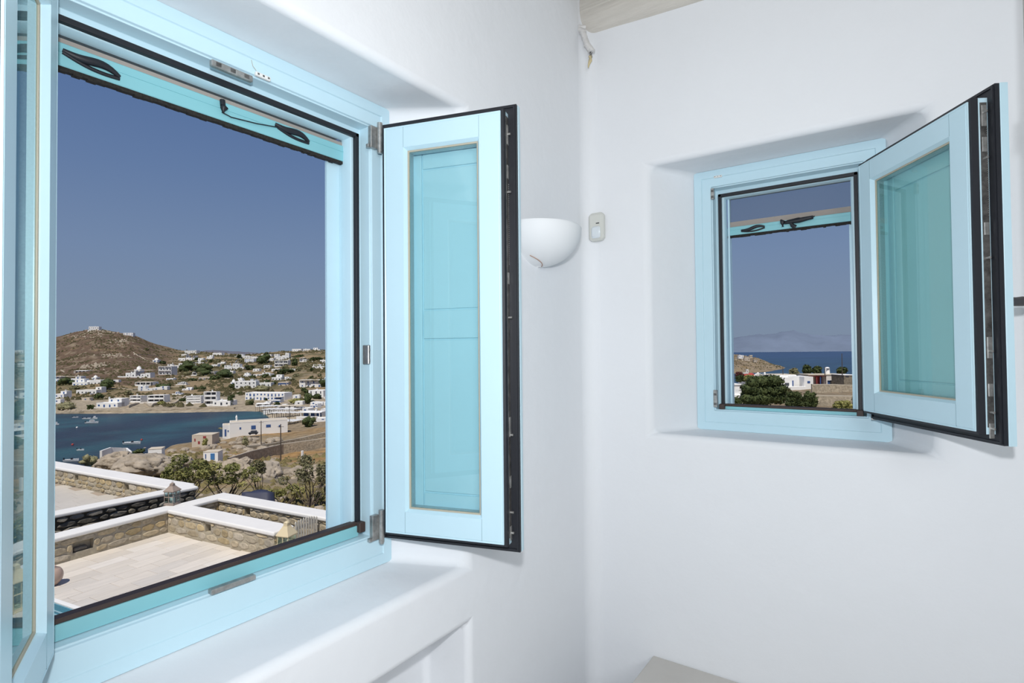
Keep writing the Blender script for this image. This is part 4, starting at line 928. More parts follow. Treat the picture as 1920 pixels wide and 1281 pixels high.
def house(px, py, wpx, hpx, label, style='a', d=None, yaw=0, depth=None, wall=HW, seed=0, nwin=None, roof=None, group='white village houses', cat='house', win=None):
    """px,py: middle of the base; blocks, windows, doors, roof rims and chimneys in local metres"""
    rnd = random.Random(seed+int(px*3)+int(py)); p, s, T, ex, ey = local(px, py, d, yaw); w, h = wpx*s, hpx*s; dp = depth or max(5, min(w*.7, 10))
    root = empty('house', p); tag(root, label, cat, group); body = MB(); sink = max(1.5, dp*.25); f = h
    wins = []
    def blk(x0, x1, y0, y1, z1, z0=-sink): body.box(x0, x1, y0, y1, z0, z1, T)
    def rim(x0, x1, y0, y1, z): 
        t = .25
        for q in ((x0, x1, y0, y0+t), (x0, x1, y1-t, y1), (x0, x0+t, y0, y1), (x1-t, x1, y0, y1)): body.box(q[0], q[1], q[2], q[3], z, z+.3, T)
    H = w/2
    if style == 'a':                      # one block
        blk(-H, H, 0, dp, h-.3); rim(-H, H, 0, dp, h-.3); levels = [(0, -H, H, 0)] if h < 5 else [(0, -H, H, 0), (h/2, -H, H, 0)]
    elif style == 'b':                    # low front, higher block set back
        k = rnd.choice((-1, 1)); blk(-H, H, 0, dp*.6, h*.52); rim(-H, H, 0, dp*.6, h*.52); xa, xb = (-H, H*.25) if k < 0 else (-H*.25, H)
        blk(xa, xb, dp*.35, dp, h-.3); rim(xa, xb, dp*.35, dp, h-.3); levels = [(0, -H, H, 0), (h*.52, xa, xb, dp*.35)]
    elif style == 'c':                    # stepped cluster of cubes
        n = max(3, int(w/5)); levels = []; x = -H
        for i in range(n):
            bw = w/n; y0 = rnd.uniform(0, dp*.4); hh = h*rnd.choice((.45, .6, .8, 1)); blk(x, x+bw*1.05, y0, y0+dp*.7, hh); levels.append((0, x, x+bw, y0)); x += bw
            if hh > .75*h: levels.append((h*.5, x-bw, x, y0))
    elif style == 'd':                    # balconied slabs: floors with deep dark loggias
        nf = 3 if 'three' in label else 2; fh = h/nf; levels = []
        blk(-H, H, 1.6, dp, h-.2)
        for i in range(nf): body.box(-H, H, 0, 1.8, (i+1)*fh-.45, (i+1)*fh, T); body.box(-H, H, 0, .25, i*fh-(sink if i == 0 else 0), i*fh+.85, T); levels.append((i*fh+.25, -H+.4, H-.4, 1.6))
        for x in np.linspace(-H, H-.5, max(2, int(w/6)+1)): body.box(x, x+.5, 0, 1.7, -sink, h-.1, T)
    elif style == 'e':                    # pergola front
        blk(-H, H, 2.4, dp, h*.9); body.box(-H, H, 0, 2.6, h*.72, h*.82, T); levels = [(0, -H, H, 2.4)]
        for x in np.linspace(-H, H-.4, max(3, int(w/4))): body.box(x, x+.4, 0, .4, -sink, h*.74, T)
        body.box(-H, H, -.6, .1, -sink, h*.12, T)
    body.build('house_body', wall, root)
    if group == 'white village houses' and rnd.random() < .75:
        tw_ = MB(); k = rnd.uniform(-.4, .4)*w; ww = w*rnd.uniform(.8, 1.5); tw_.box(k-ww/2, k+ww/2, -dp*.45, -dp*.45+.4, -3, rnd.uniform(-.6, .9), T)
        if rnd.random() < .6: e = rnd.choice((k-ww/2, k+ww/2-.4)); tw_.box(e, e+.4, -dp*.45, dp*.8, -3, rnd.uniform(0, 1.2), T)
        tw_.build('terrace_wall', wall, root)
    wn = MB(); c = 0; colr = win or rnd.choice((VOID, VOID, BLUEP))
    for (z, xa, xb, y) in levels:
        L_ = xb-xa; n = nwin if nwin else max(1, int(L_/3.4)); fh = min(2.9, max(1.6, (h-.4) if len(levels) == 1 else h*.5-.2))
        for i in range(min(n, 12)):
            cx = xa+L_*(i+.5)/n+rnd.uniform(-.25, .25); door = rnd.random() < .4; ww = rnd.uniform(.9, 1.5) if style != 'd' and style != 'e' else min(2.6, L_/n*.75); z0 = z+(.05 if door or style in 'de' else .9); z1 = z+min(2.15, fh*.78)
            if z1 > h-.45: z1 = h-.45
            if z1-z0 < .4: z0 = z1-.5
            MB().box(cx-ww/2, cx+ww/2, y-.06, y+.12, z0, z1, T).build('door' if door else 'window', colr, root, fix=False); c += 1
    if roof: MB().box(-H+.3, H-.3, .3, dp-.3, h-.31, h-.18, T).build('flat_roof', roof, root)
    if w > 8 and rnd.random() < .6: x = rnd.uniform(-H*.7, H*.7); MB().box(x, x+.7, dp*.6, dp*.6+.7, h-.4, h+.8, T).box(x-.1, x+.8, dp*.6-.1, dp*.6+.8, h+.8, h+.95, T).build('chimney', wall, root)
    return root, T, s
def chapel(px, py, wpx, hpx, label, d=None, dome='round', roofm=HW, yaw=0):
    p, s, T, ex, ey = local(px, py, d, yaw); w, h = wpx*s, hpx*s; root = empty('chapel', p); tag(root, label, 'chapel', 'village chapels')
    bh = h*.5; MB().box(-w/2, w/2, 0, w*1.1, -2, bh, T).build('nave', HW, root)
    if dome == 'round':
        dm = MB(); dm.lathe(T(Vector((0, w*.5, bh))), [(w*.34, 0), (w*.34, h*.12)]+[(w*.34*cos(a), h*.12+h*.28*sin(a)) for a in [i/6*pi/2 for i in range(7)]], 14); dm.build('dome', HW, root)
        MB().box(-.12, .12, w*.5-.12, w*.5+.12, bh+h*.40, bh+h*.52, T).build('cross', HW, root)
    else:
        V = []
        for y in (-.0, w*1.1): V += [T(Vector((w/2*cos(a), y, bh+h*.42*sin(a)))) for a in [i/10*pi for i in range(11)]]
        MB().add(V, [(i, i+1, 12+i, 11+i) for i in range(10)]+[tuple(range(11)), tuple(range(11, 22))]).build('barrel_roof', roofm, root)
        MB().box(-w*.1, w*.1, -.3, .3, bh+h*.3, bh+h*.6, T).build('bell_gable', HW, root)
    MB().box(-w*.12, w*.12, -.06, .1, 0, bh*.7, T).build('door', BLUEP, root)
    return root
HS = [(175.5, 620.5, 17, 8, 'a', 'white cubic house on the very summit of the brown hill'), (204, 618.5, 8, 4, 'a', 'tiny white hut just right of the summit house'), (240, 629.5, 16, 5, 'a', 'long white house on the right shoulder of the brown hill'),
 (257, 707, 48, 12, 'c', 'wide white villa with a domed chapel below the brown hill'), (309, 703, 27, 16, 'd', 'two-storey white villa with dark loggias right of the domed villa'), (326, 691, 28, 9, 'c', 'white stepped houses above the two-storey loggia villa'), (350, 677, 30, 12, 'c', 'cluster of white cubes where the hill meets the village ridge'), (357, 662.5, 24, 5, 'a', 'long white house on the ridge left of the far mountain'),
 (150, 700.5, 25, 5.5, 'e', 'low white pergola house alone on the left slope'), (126, 716, 50, 10, 'c', 'long row of white cubes at the upper left edge'), (150, 724, 28, 13, 'b', 'two-storey white house below the long left row'), (176, 722, 26, 9, 'a', 'white house with a small dome left of the dark tree clump'), (162, 739.5, 38, 8, 'a', 'long low white house mid-left'), (185, 738, 12, 12, 'a', 'tall white tower block at the end of the long low house'),
 (111, 746, 22, 12, 'b', 'white house cut off by the left window edge'), (107, 756, 12, 7, 'a', 'small white house below the cut-off one at the left edge'), (201, 765, 42, 16, 'b', 'large white two-level house on the left waterfront'), (230, 756, 12, 5, 'a', 'very small white house right of the large waterfront house'), (254, 754, 24, 12, 'd', 'white house with two dark balconies at the shore'), (292, 755, 30, 14, 'd', 'white double villa with dark openings at the shore'),
 (363, 757, 26, 14, 'd', 'white house left of the three-storey stepped villa'), (268, 722, 34, 6, 'e', 'long white pergola house in mid-slope'), (285, 733, 48, 9, 'c', 'white sprawling villa below the long pergola house'), (161, 752, 13, 6, 'a', 'small beige house above the waterfront'),
 (394, 760, 23, 25, 'd', 'three-storey stepped white villa behind the beach corner'), (415, 761, 34, 9, 'a', 'low white arched annex right of the stepped villa'), (460, 728, 38, 13, 'a', 'two-storey white block in the middle of the village'), (495, 725, 25, 7, 'a', 'low white house right of the middle block'),
 (496, 751, 82, 14, 'a', 'long white hotel with blue windows above the beach'), (377, 681, 15, 9, 'b', 'white house left of the upper dark trees'), (407, 667, 17, 5, 'a', 'small white house under the far mountain'), (454, 671.5, 40, 7, 'c', 'row of white houses beside the uphill road'), (467, 680, 20, 7, 'a', 'white house just below the road row'), (499, 670, 19, 5, 'a', 'white house by the skyline trees'),
 (527, 673, 28, 11, 'c', 'white cluster on the upper right slope'), (527, 688, 25, 12, 'd', 'large white villa with terraces on the upper right slope'), (556, 658.5, 18, 4, 'a', 'left white house on the right ridge'), (575, 658.5, 13, 4, 'a', 'middle white house on the right ridge'), (593, 658.5, 13, 6, 'b', 'right white house on the right ridge'), (570, 678.5, 22, 7, 'c', 'white villa below the right ridge'),
 (596, 691, 22, 7, 'b', 'white villa on the bare right slope'), (437, 694, 38, 11, 'c', 'white stepped houses above the big dark trees'), (381, 703.5, 40, 7, 'e', 'wide white pergola villa left of the dark trees'), (489, 707, 36, 9, 'c', 'row of white houses in the village centre'), (518, 714, 18, 11, 'b', 'white house with garden steps, centre right'), (516, 697, 15, 5, 'a', 'small white house above the garden steps'),
 (383, 713.5, 20, 6, 'a', 'pale house under the wide pergola villa'), (463, 707, 14, 7, 'b', 'small white house left of the centre row'), (581, 727, 42, 14, 'c', 'large white apartment block on the right slope'), (592, 745, 31, 13, 'a', 'white cube villa below the apartment block'), (531, 723, 19, 6, 'a', 'pale house between the hotel and the apartment block'), (517, 756, 18, 11, 'b', 'white beach house right of the hotel'),
 (492, 763, 24, 7, 'e', 'white beach pergola left of the beach houses'), (597, 761, 36, 13, 'c', 'white houses at the window edge above the beach'), (542, 770, 44, 9, 'c', 'white restaurant row behind the beach canopies'), (581, 782, 40, 10, 'e', 'white arcaded restaurant with a cream roof behind the beach'), (604, 790, 22, 6, 'a', 'white low building at the window edge by the parking')]
for i, (x, y, w, h, st, l) in enumerate(HS):
    house(x, y, w, h, l, st, seed=i, yaw=random.Random(i).uniform(-.25, .25), win=BLUEP if 'hotel' in l else None, wall=BEIGE if ('beige' in l or 'pale' in l) else HW, nwin=11 if 'hotel' in l else None, roof=ROOFC if i % 3 == 0 else None)

EXH = [(345, 668, 10, 4), (393, 672, 10, 5), (424, 668, 9, 4), (478, 674, 12, 5), (508, 677, 10, 5), (545, 676, 10, 5), (360, 690, 12, 6), (402, 690, 12, 6), (430, 702, 14, 6), (449, 716, 14, 6), (475, 716, 12, 5), (548, 697, 10, 5), (605, 680, 12, 5), (540, 712, 12, 5), (610, 716, 12, 8), (555, 748, 12, 7), (534, 745, 12, 6), (350, 733, 16, 6), (335, 740, 12, 5), (475, 745, 12, 6), (560, 760, 14, 7), (528, 765, 14, 6), (586, 765, 16, 8), (572, 772, 14, 6), (608, 775, 14, 8), (500, 758, 12, 5), (340, 722, 14, 5), (318, 715, 14, 5), (216, 718, 12, 5), (414, 684, 12, 5), (441, 684, 10, 4), (480, 697, 12, 5), (500, 690, 12, 5)]
for i, (x, y, w, h) in enumerate(EXH): house(x, y, w, h, 'small white flat-roofed house filling a gap among the larger village houses', 'abca'[i % 4], seed=i+500, yaw=random.Random(i+9).uniform(-.4, .4))
chapel(290.5, 679, 9, 8, 'tiny white domed chapel beside the hillside path')
chapel(257, 700, 11, 14, 'white domed chapel rising in the middle of the wide villa')
chapel(176, 713, 9, 9, 'little white dome among the upper-left houses')
chapel(436, 722, 8, 11, 'pointed white chapel left of the middle block')
# long white building on the near waterfront, and the three near huts
def longhouse():
    d = 212; p, s, T, ex, ey = local(437, 817, d, .47); root = empty('house', p); tag(root, 'long white flat-roofed house with blue windows on the near shore of the bay', 'house', 'white village houses')
    px_ = lambda v: v*s
    L_, H_, D_ = 19.5, 5.2, 7.5
    MB().box(-1.2, L_, 0, D_, -3, H_-.3, T).box(-3.6, -1.2, .4, D_-.8, -3, H_-1.0, T).build('house_body', HW, root)
    MB().box(-1.0, L_-.2, .2, D_-.2, H_-.3, H_-.16, T).box(-3.4, -1.2, .6, D_-1, H_-1.0, H_-.9, T).build('flat_roof', ROOFC, root)
    MB().box(-1.2, L_, -.05, .15, H_-.35, H_-.05, T).box(-1.2, L_, D_-.15, D_, H_-.35, H_-.05, T).box(L_-.15, L_, 0, D_, H_-.35, H_-.05, T).build('parapet', HW, root)
    for x, z, w, h in ((2.2, 2.3, .6, .8), (6.3, 2.0, 1.6, 1.5), (11.6, 2.4, 1.7, 1.1), (16.2, 2.2, .7, .8)): MB().box(x, x+w, -.07, .1, z, z+h, T).build('window', BLUEP, root)
    MB().box(-2.9, -2.3, .33, .5, 0, 2.6, T).build('door', BLUEP, root); MB().box(-1.9, -1.5, .33, .5, 1.6, 2.2, T).build('window', BLUEP, root)
    c = MB(); c.box(.9, 1.5, 5, 5.6, H_-.3, H_+1.2, T).lathe(T(Vector((1.2, 5.3, H_+1.2))), [(.42, 0), (.3, .5), (.1, 1.0), (0, 1.1)], 8); c.build('chimney', HW, root)
longhouse()
def hut(px, py, w, h, d, label, wall, yaw, wins, roofm=ROOFC, dep=5):
    p, s, T, ex, ey = local(px, py, d, yaw); root = empty('house', p); tag(root, label, 'house', 'near huts'); H = w*s/2; hh = h*s
    MB().box(-H, H, 0, dep, -3, hh-.12, T).build('house_body', wall, root); MB().cbox(-H-.05, H+.05, -.05, dep+.05, hh-.14, hh, .04, T).build('flat_roof', roofm, root)
    for x0, x1, z0, z1, m_, nm in wins: MB().box(-H+x0*2*H, -H+x1*2*H, -.07, .08, z0*hh, z1*hh, T).build(nm, m_, root)
    return root, T, H, hh
r_, T_, H_, hh_ = hut(291, 862, 22, 21, 112, 'small white square hut between the boulders and the bay', HW, .35, [(.45, .7, .35, .55, BLUEP, 'window')], dep=2.6)
MB().box(-H_-1.0, -H_+.2, .1, 1.9, -3, hh_*.50, T_).build('annex', HW, r_); MB().box(-H_-.75, -H_-.45, .04, .15, hh_*.12, hh_*.3, T_).build('window', BLUEP, r_)
hut(395, 863.5, 26, 17, 118, 'small white hut with a bright blue door below the rocks', HW, .12, [(.50, .78, .12, .80, mat('bright_blue_door', (.06, .20, .45), .5), 'door'), (.14, .20, .25, .75, BLUEP, 'window')], dep=2.6)
hut(379, 832, 36, 17, 196, 'beige flat-roofed house with reddish shutters at the water', BEIGE, .1, [(.12, .18, .3, .6, REDP, 'window'), (.55, .70, .62, .85, REDP, 'window'), (.3, .4, .0, .3, REDP, 'door')], dep=6)
# right window houses
def right_houses():
    d = 200; p, s, T, ex, ey = local(1484, 733, d, 0); root = empty('house', p); tag(root, 'white flat-roofed house with a blue door in the right window', 'house', 'white village houses')
    X = lambda px: (px-1484)*s
    Z = lambda py: (733-py)*s
    MB().box(X(1448), X(1484), 0, 9, -4, Z(708), T).box(X(1484), X(1503), 2.2, 9, -4, Z(706), T).box(X(1503), X(1520), -1.2, 8, -4, Z(706.5), T).box(X(1452), X(1500), 3, 12, -4, Z(703.5), T).box(X(1466), X(1504), -2.5, .2, -4, Z(724.5), T).build('house_body', HW, root)
    MB().box(X(1454), X(1499), 3.3, 11.7, Z(703.6), Z(703.0), T).build('flat_roof', ROOFC, root)
    MB().box(X(1487.3), X(1492), 2.1, 2.3, Z(724.5), Z(714.2), T).build('door', BLUEP, root)
    MB().box(X(1470), X(1478), -.08, .1, Z(723.5), Z(718), T).build('window', VOID, root); MB().box(X(1509), X(1514), -1.28, -1.1, Z(718.5), Z(714.5), T).build('window', BLUEP, root)
    for x in (1430, 1443): MB().box(X(x-1.4), X(x+1.4), 4, 4.6, Z(715), Z(701), T).lathe(T(Vector((X(x), 4.3, Z(701)))), [(.38, 0), (.3, .35), (0, .6)], 8).build('chimney', HW, root)
    MB().box(X(1428), X(1450), 3, 7, -4, Z(707), T).build('side_wing', HW, root)
    d = 215; p, s2, T2_, ex, ey = local(1550, 722, d, 0); r2 = empty('house', p); tag(r2, 'white house with dark red shutters, red posts and a round white chimney', 'house', 'white village houses')
    X = lambda px: (px-1550)*s2
    Z = lambda py: (722-py)*s2
    MB().box(X(1548), X(1581), 0, 8, -3, Z(704), T2_).box(X(1518), X(1549), 5, 9, -3, Z(705), T2_).build('house_body', mat('warm_white', (.78, .73, .67), .85), r2)
    MB().box(X(1514), X(1583), -.2, 8.4, Z(703.6), Z(702), T2_).build('flat_roof', ROOFC, r2)
    MB().box(X(1570.5), X(1574), -.1, .1, Z(713), Z(707.5), T2_).build('window', REDP, r2); MB().box(X(1541), X(1547), 3, 5.2, -1, Z(706), T2_).build('window', REDP, r2)
    for x in (1520, 1530, 1537, 1548): MB().box(X(x), X(x+1.6), .2, .6, -2, Z(704), T2_).build('post', REDP if x != 1537 else BLUEP, r2)
    MB().box(X(1516), X(1550), 0, .4, Z(705.6), Z(704.4), T2_).build('porch_beam', REDP, r2)
    MB().box(X(1550), X(1565), -.6, 0, Z(715), Z(713.4), T2_).build('awning', mat('dark_blue_awning', (.03, .06, .12), .6), r2); MB().box(X(1550), X(1554), -.4, .05, -1, Z(713.5), T2_).build('door', BLUEP, r2)
    ch = MB(); ch.lathe(T2_(Vector((X(1561), 4, Z(704)))), [(.95, 0), (.88, 13*s2), (.7, 14.2*s2), (.35, 15*s2), (0, 15.2*s2)], 14); ch.build('chimney', HW, r2)
    MB().box(X(1557), X(1563), 2.9, 3.2, Z(693), Z(691.5), T2_).build('chimney_mouth', VOID, r2)
    p, s3, T3, ex, ey = local(1592, 724, 205, 0); r3 = empty('house', p); tag(r3, 'grey rubble-stone house right of the white one with red shutters', 'house', 'stone buildings')
    MB().box(-11*s3, 14*s3, 0, 8, -4, 20*s3, T3).build('house_body', STW, r3); MB().box(-11.3*s3, 14*s3, -.2, 8.2, 20*s3, 21*s3, T3).build('flat_roof', HW, r3); MB().box(-8*s3, -2*s3, -.1, .1, 17*s3, 19*s3, T3).build('window', VOID, r3)
    p, s4, T4, ex, ey = local(1378, 742, 130, 0); r4 = empty('house', p); tag(r4, 'white building with a cornice at the left edge of the right window', 'house', 'white village houses')
    MB().box(-16*s4, 11*s4, 0, 8, -4, 20*s4, T4).build('house_body', HW, r4); MB().box(-17*s4, 12*s4, -.2, 8, 20*s4, 21.5*s4, T4).build('cornice', HW, r4); MB().box(-17*s4, 14*s4, -1.4, 0, -4, 2*s4, T4).build('plinth', HW, r4)
    for x in (0, 3.4): MB().box(x*s4, (x+1.2)*s4, -.06, .1, 6*s4, 12*s4, T4).build('window', mat('pale_shutter', (.62, .64, .66), .6), r4)
    p, s5, T5, ex, ey = local(1410, 713, 190, 0); r5 = empty('chapel', p); tag(r5, 'white chapel with a red barrel roof left in the right window', 'chapel', 'village chapels')
    MB().box(-14*s5, 14*s5, 0, 6, -3, 6*s5, T5).build('nave', HW, r5)
    V = []
    for x in (-14*s5, 5*s5): V += [T5(Vector((x, 3-3*cos(a), 6*s5+7*s5*sin(a)))) for a in [i/10*pi for i in range(11)]]
    MB().add(V, [(i, i+1, 12+i, 11+i) for i in range(10)]+[tuple(range(11)), tuple(range(11, 22))]).build('barrel_roof', REDR, r5)
    V = []
    for y in (-.15, .6): V += [T5(Vector((11*s5+9.5*s5*cos(a), y, 2*s5+11*s5*sin(a)))) for a in [i/10*pi for i in range(11)]]
    MB().add(V, [(i, i+1, 12+i, 11+i) for i in range(10)]+[tuple(range(11)), tuple(range(11, 22))]).build('gable_end', HW, r5)
    MB().box(-15*s5, -5*s5, 1, 1.6, 12*s5, 14*s5, T5).box(-9*s5, -7.6*s5, 1, 1.6, 13*s5, 18.5*s5, T5).box(-6.4*s5, -5*s5, 1, 1.6, 13*s5, 18.5*s5, T5).box(-9*s5, -5*s5, 1, 1.6, 18*s5, 20*s5, T5).build('bell_gable', HW, r5)
right_houses()
for i, (x, y, w, h, l) in enumerate(((1389, 671, 9, 5, 'left pale house on the peninsula in the right window'), (1400, 675, 9, 5, 'middle pale house on the peninsula in the right window'), (1408, 670, 5, 4, 'small pale house highest on the peninsula'), (1416, 678, 6, 3, 'right pale house on the peninsula in the right window'))):
    house(x, y, w, h, l, 'a', d=1040, wall=BEIGE if i else HW, group='peninsula houses', nwin=2)

# ------------------------------------------------------------------ walls and paths across the land
def strip(pts, width, height, m_, name, label=None, cat=None, group=None, kind=None, cap=None, dd=None):
    P = []
    for k in range(len(pts)-1):
        for t in np.linspace(0, 1, 9)[:-1 if k < len(pts)-2 else None]:
            x = pts[k][0]*(1-t)+pts[k+1][0]*t; y = pts[k][1]*(1-t)+pts[k+1][1]*t
            if dd: d = dd[k]*(1-t)+dd[k+1]*t; p = at_d(x, y, d)
            else: p, d = hit(x, y); p.z += rough(p, d)
            P.append(p)
    V = []; n = len(P)
    for i, p in enumerate(P):
        a = (P[min(i+1, n-1)]-P[max(i-1, 0)]); a.z = 0; a.normalize(); s = Vector((-a.y, a.x, 0))*width/2
        b = -2.0 if height > .4 else -.6
        V += [p-s+Vector((0, 0, b)), p-s+Vector((0, 0, height)), p+s+Vector((0, 0, height)), p+s+Vector((0, 0, b))]
    mb = MB(); mb.add(V, [(i*4+k, i*4+4+k, i*4+5+k, i*4+1+k) for i in range(n-1) for k in range(3)]+[(0, 1, 2, 3), (n*4-4, n*4-3, n*4-2, n*4-1)])
    o = mb.build(name, m_, kind=kind)
    if label: tag(o, label, cat, group)
    if cap:
        V2 = []
        for i in range(n): V2 += [Vector(V[i*4+1])*1.0+Vector((0, 0, -.02)), Vector(V[i*4+1])+Vector((0, 0, .22)), Vector(V[i*4+2])+Vector((0, 0, .22)), Vector(V[i*4+2])+Vector((0, 0, -.02))]
        mb = MB(); mb.add(V2, [(i*4+k, i*4+4+k, i*4+5+k, i*4+1+k) for i in range(n-1) for k in range(3)]); mb.build('wall_cap', cap, o)
    return o
CAPM = mat('pale_wall_cap', (.52, .46, .36), .9)
strip([(428, 866), (470, 852), (530, 838), (615, 826)], .5, .7, FWALL, 'field_wall', 'long rubble field wall nearer the boulders, slanting up to the right', 'wall', 'rubble field walls', cap=CAPM, dd=[118, 135, 150, 160])
strip([(462, 842), (500, 838), (560, 827), (618, 813)], .5, .8, FWALL, 'field_wall', 'second rubble field wall behind the first, below the parked dark car', 'wall', 'rubble field walls', cap=CAPM, dd=[165, 172, 185, 195])
DIRT = mat('pale_dirt_path', (.48, .41, .31), .95)
for k, pts in enumerate(([(250, 662), (272, 674), (300, 686)], [(252, 664), (290, 668), (322, 668.5)], [(101, 696), (112, 694), (121, 700)], [(340, 706), (380, 714), (440, 712), (520, 716)], [(240, 766), (272, 751)], [(283, 764), (300, 752)], [(322, 760), (348, 744)], [(268, 754), (282, 765)], [(300, 727), (340, 727), (352, 726)], [(440, 681), (447, 676), (452, 671)], [(222, 727), (250, 731), (262, 727)])):
    strip(pts, 1.6 if k in (0, 1) else 1.2, .35 if k < 3 else .8, DIRT if k != 9 else mat('grey_asphalt', (.22, .22, .24), .9), 'dirt_path', kind='structure')
strip([(100, 778), (180, 773), (300, 770), (380, 767), (440, 767)], 2.0, .9, mat('shore_rock', (.42, .35, .25), .95, nscale=.3, namp=.3), 'shore_bank', kind='structure')
strip([(1505, 758), (1516, 745), (1540, 744), (1600, 745)], .5, .25, CAPM, 'field_wall', 'pale kerb wall round the dry plot in the right window', 'wall', 'rubble field walls', dd=[112, 140, 140, 140])
o = strip([(1500, 764), (1512, 762), (1560, 763), (1612, 764)], .6, 2.0, FWALL, 'field_wall', 'rubble retaining wall below the dry plot in the right window', 'wall', 'rubble field walls', cap=CAPM, dd=[105, 105, 105, 105])
strip([(1520, 731), (1560, 731), (1612, 733)], .6, 1.6, FWALL, 'field_wall', 'upper rubble wall in front of the red-shuttered house', 'wall', 'rubble field walls', cap=CAPM, dd=[175, 175, 175])
strip([(190, 852), (208, 845), (238, 846), (246, 853)], .6, 1.2, WHITE, 'shore_parapet', 'curved white parapet by the water behind the flat boulder', 'wall', dd=[170, 185, 190, 180])
# white shed edge in the plot: single small white gate pillar
p = at_d(566.5, 862, 118); MB().cbox(p.x-.2, p.x+.2, p.y-.2, p.y+.2, p.z-.3, p.z+2.0, .03).build('gate_pillar', HW); tag(bpy.data.objects['gate_pillar'], 'short white pillar standing alone in the dry orange field', 'pillar')
# utility poles
def pole(px, py0, py1, d, label, arm=True):
    p = at_d(px, py0, d); q = at_d(px, py1, d); root = empty('utility_pole', p); tag(root, label, 'pole', 'utility poles'); h = q.z-p.z
    MB().tube([p-Vector((0, 0, 1)), p+Vector((0, 0, h))], [.16, .10], 8).build('shaft', mat('weathered_pole', (.09, .07, .055), .9), root)
    if arm:
        MB().tube([p+Vector((0, 0, h*.93))-R0*.7, p+Vector((0, 0, h*.93))+R0*.7], .05, 6).build('cross_arm', MATS['weathered_pole'], root)
        ins = MB()
        for s in (-.6, 0, .6): ins.tube([p+R0*s+Vector((0, 0, h*.93)), p+R0*s+Vector((0, 0, h*.93+.25))], .05, 6)
        ins.build('insulator', HW, root)
pole(526, 868, 795, 122, 'tall brown utility pole in the orange field, nearest of the left-window poles'); pole(489.5, 833, 789, 170, 'shorter brown utility pole in front of the long white house'); pole(542.5, 792, 760, 260, 'thin distant utility pole by the beach canopies')
pole(1578, 700, 663, 200, 'dark utility pole against the sea in the right window', False)
for x, y0, y1, l in ((1467, 705, 687, 'thin aerial mast above the white flat roof'), (1545.5, 702, 688, 'thin aerial mast left of the round chimney')): pole(x, y0, y1, 205, l, False)
# beach canopies
CAN = mat('white_canopy', (.80, .79, .76), .8)
rs = random.Random(9)
def canopy(px, py, d, w, dp, yaw, label):
    p = at_d(px, py, d); gz = SEA+1.2; a = atan2(R0.y, R0.x)+yaw; ex = Vector((cos(a), sin(a), 0)); ey = Vector((-sin(a), cos(a), 0))
    p.z = gz+2.4; root = empty('beach_canopy', (p.x, p.y, gz)); tag(root, label, 'canopy', 'beach canopies'); T = lambda v: p+ex*v.x+ey*v.y+Vector((0, 0, v.z))
    MB().add([T(Vector(q)) for q in ((-w/2, -dp/2, -.2), (w/2, -dp/2, -.2), (w/2, dp/2, .2), (-w/2, dp/2, .2), (-w/2, -dp/2, -.12), (w/2, -dp/2, -.12), (w/2, dp/2, .28), (-w/2, dp/2, .28))], [(0, 1, 2, 3), (4, 5, 6, 7), (0, 1, 5, 4), (1, 2, 6, 5), (2, 3, 7, 6), (3, 0, 4, 7)]).build('canopy_cloth', CAN, root)
    ps = MB()
    for x in (-w/2+.1, w/2-.1):
        for y in (-dp/2+.1, 0, dp/2-.1): ps.box(x-.06, x+.06, y-.06, y+.06, -3.6, -.1, T)
    ps.build('canopy_post', mat('grey_post', (.20, .18, .16), .8), root)
k = 0
for j, (d, py, x0, x1, n) in enumerate(((345, 768, 484, 540, 7), (325, 775, 495, 560, 8), (305, 782, 508, 568, 7), (268, 795, 524, 563, 6))):
    for i in range(n):
        x = x0+(x1-x0)*(i+.5)/n; canopy(x, py, d, (x1-x0)/n*d/FP*.78, 5.5 if j < 3 else 7.5, -.5, 'white slanted beach canopy, %s from left in the %s row from the water' % (('first', 'second', 'third', 'fourth', 'fifth', 'sixth', 'seventh', 'eighth')[i], ('first', 'second', 'third', 'last')[j])); k += 1
# ordinal labels for the look-alikes, counted from the left in bands
ORD = ['first', 'second', 'third', 'fourth', 'fifth', 'sixth', 'seventh', 'eighth', 'ninth', 'tenth', 'eleventh', 'twelfth', 'thirteenth', 'fourteenth', 'fifteenth', 'sixteenth', 'seventeenth', 'eighteenth', 'nineteenth', 'twentieth']+['twenty-'+q for q in ('first', 'second', 'third', 'fourth', 'fifth', 'sixth', 'seventh', 'eighth', 'ninth')]+['thirtieth']
def ordinals(group, start, text, bands):
    L_ = [o for o in COL.objects if o.get('group') == group and str(o.get('label', '')).startswith(start)]
    key = lambda o: (o.location.dot(R0)/o.location.dot(F0), 660-o.location.z*FP/o.location.dot(F0)); L_.sort(key=lambda o: key(o)[1]); n = -(-len(L_)//len(bands))
    for k, bname in enumerate(bands):
        for i, o in enumerate(sorted(L_[k*n:(k+1)*n], key=lambda o: key(o)[0])): o['label'] = text % (ORD[i], bname)
ordinals('garden trees in the village', 'dark green garden tree', 'dark green garden tree, %s from the left, in the %s of the village', ('ridge band', 'upper band', 'middle band', 'shore band'))
ordinals('white village houses', 'small white flat-roofed', 'small white infill house, %s from the left, in the %s of the village', ('ridge band', 'middle band', 'shore band'))
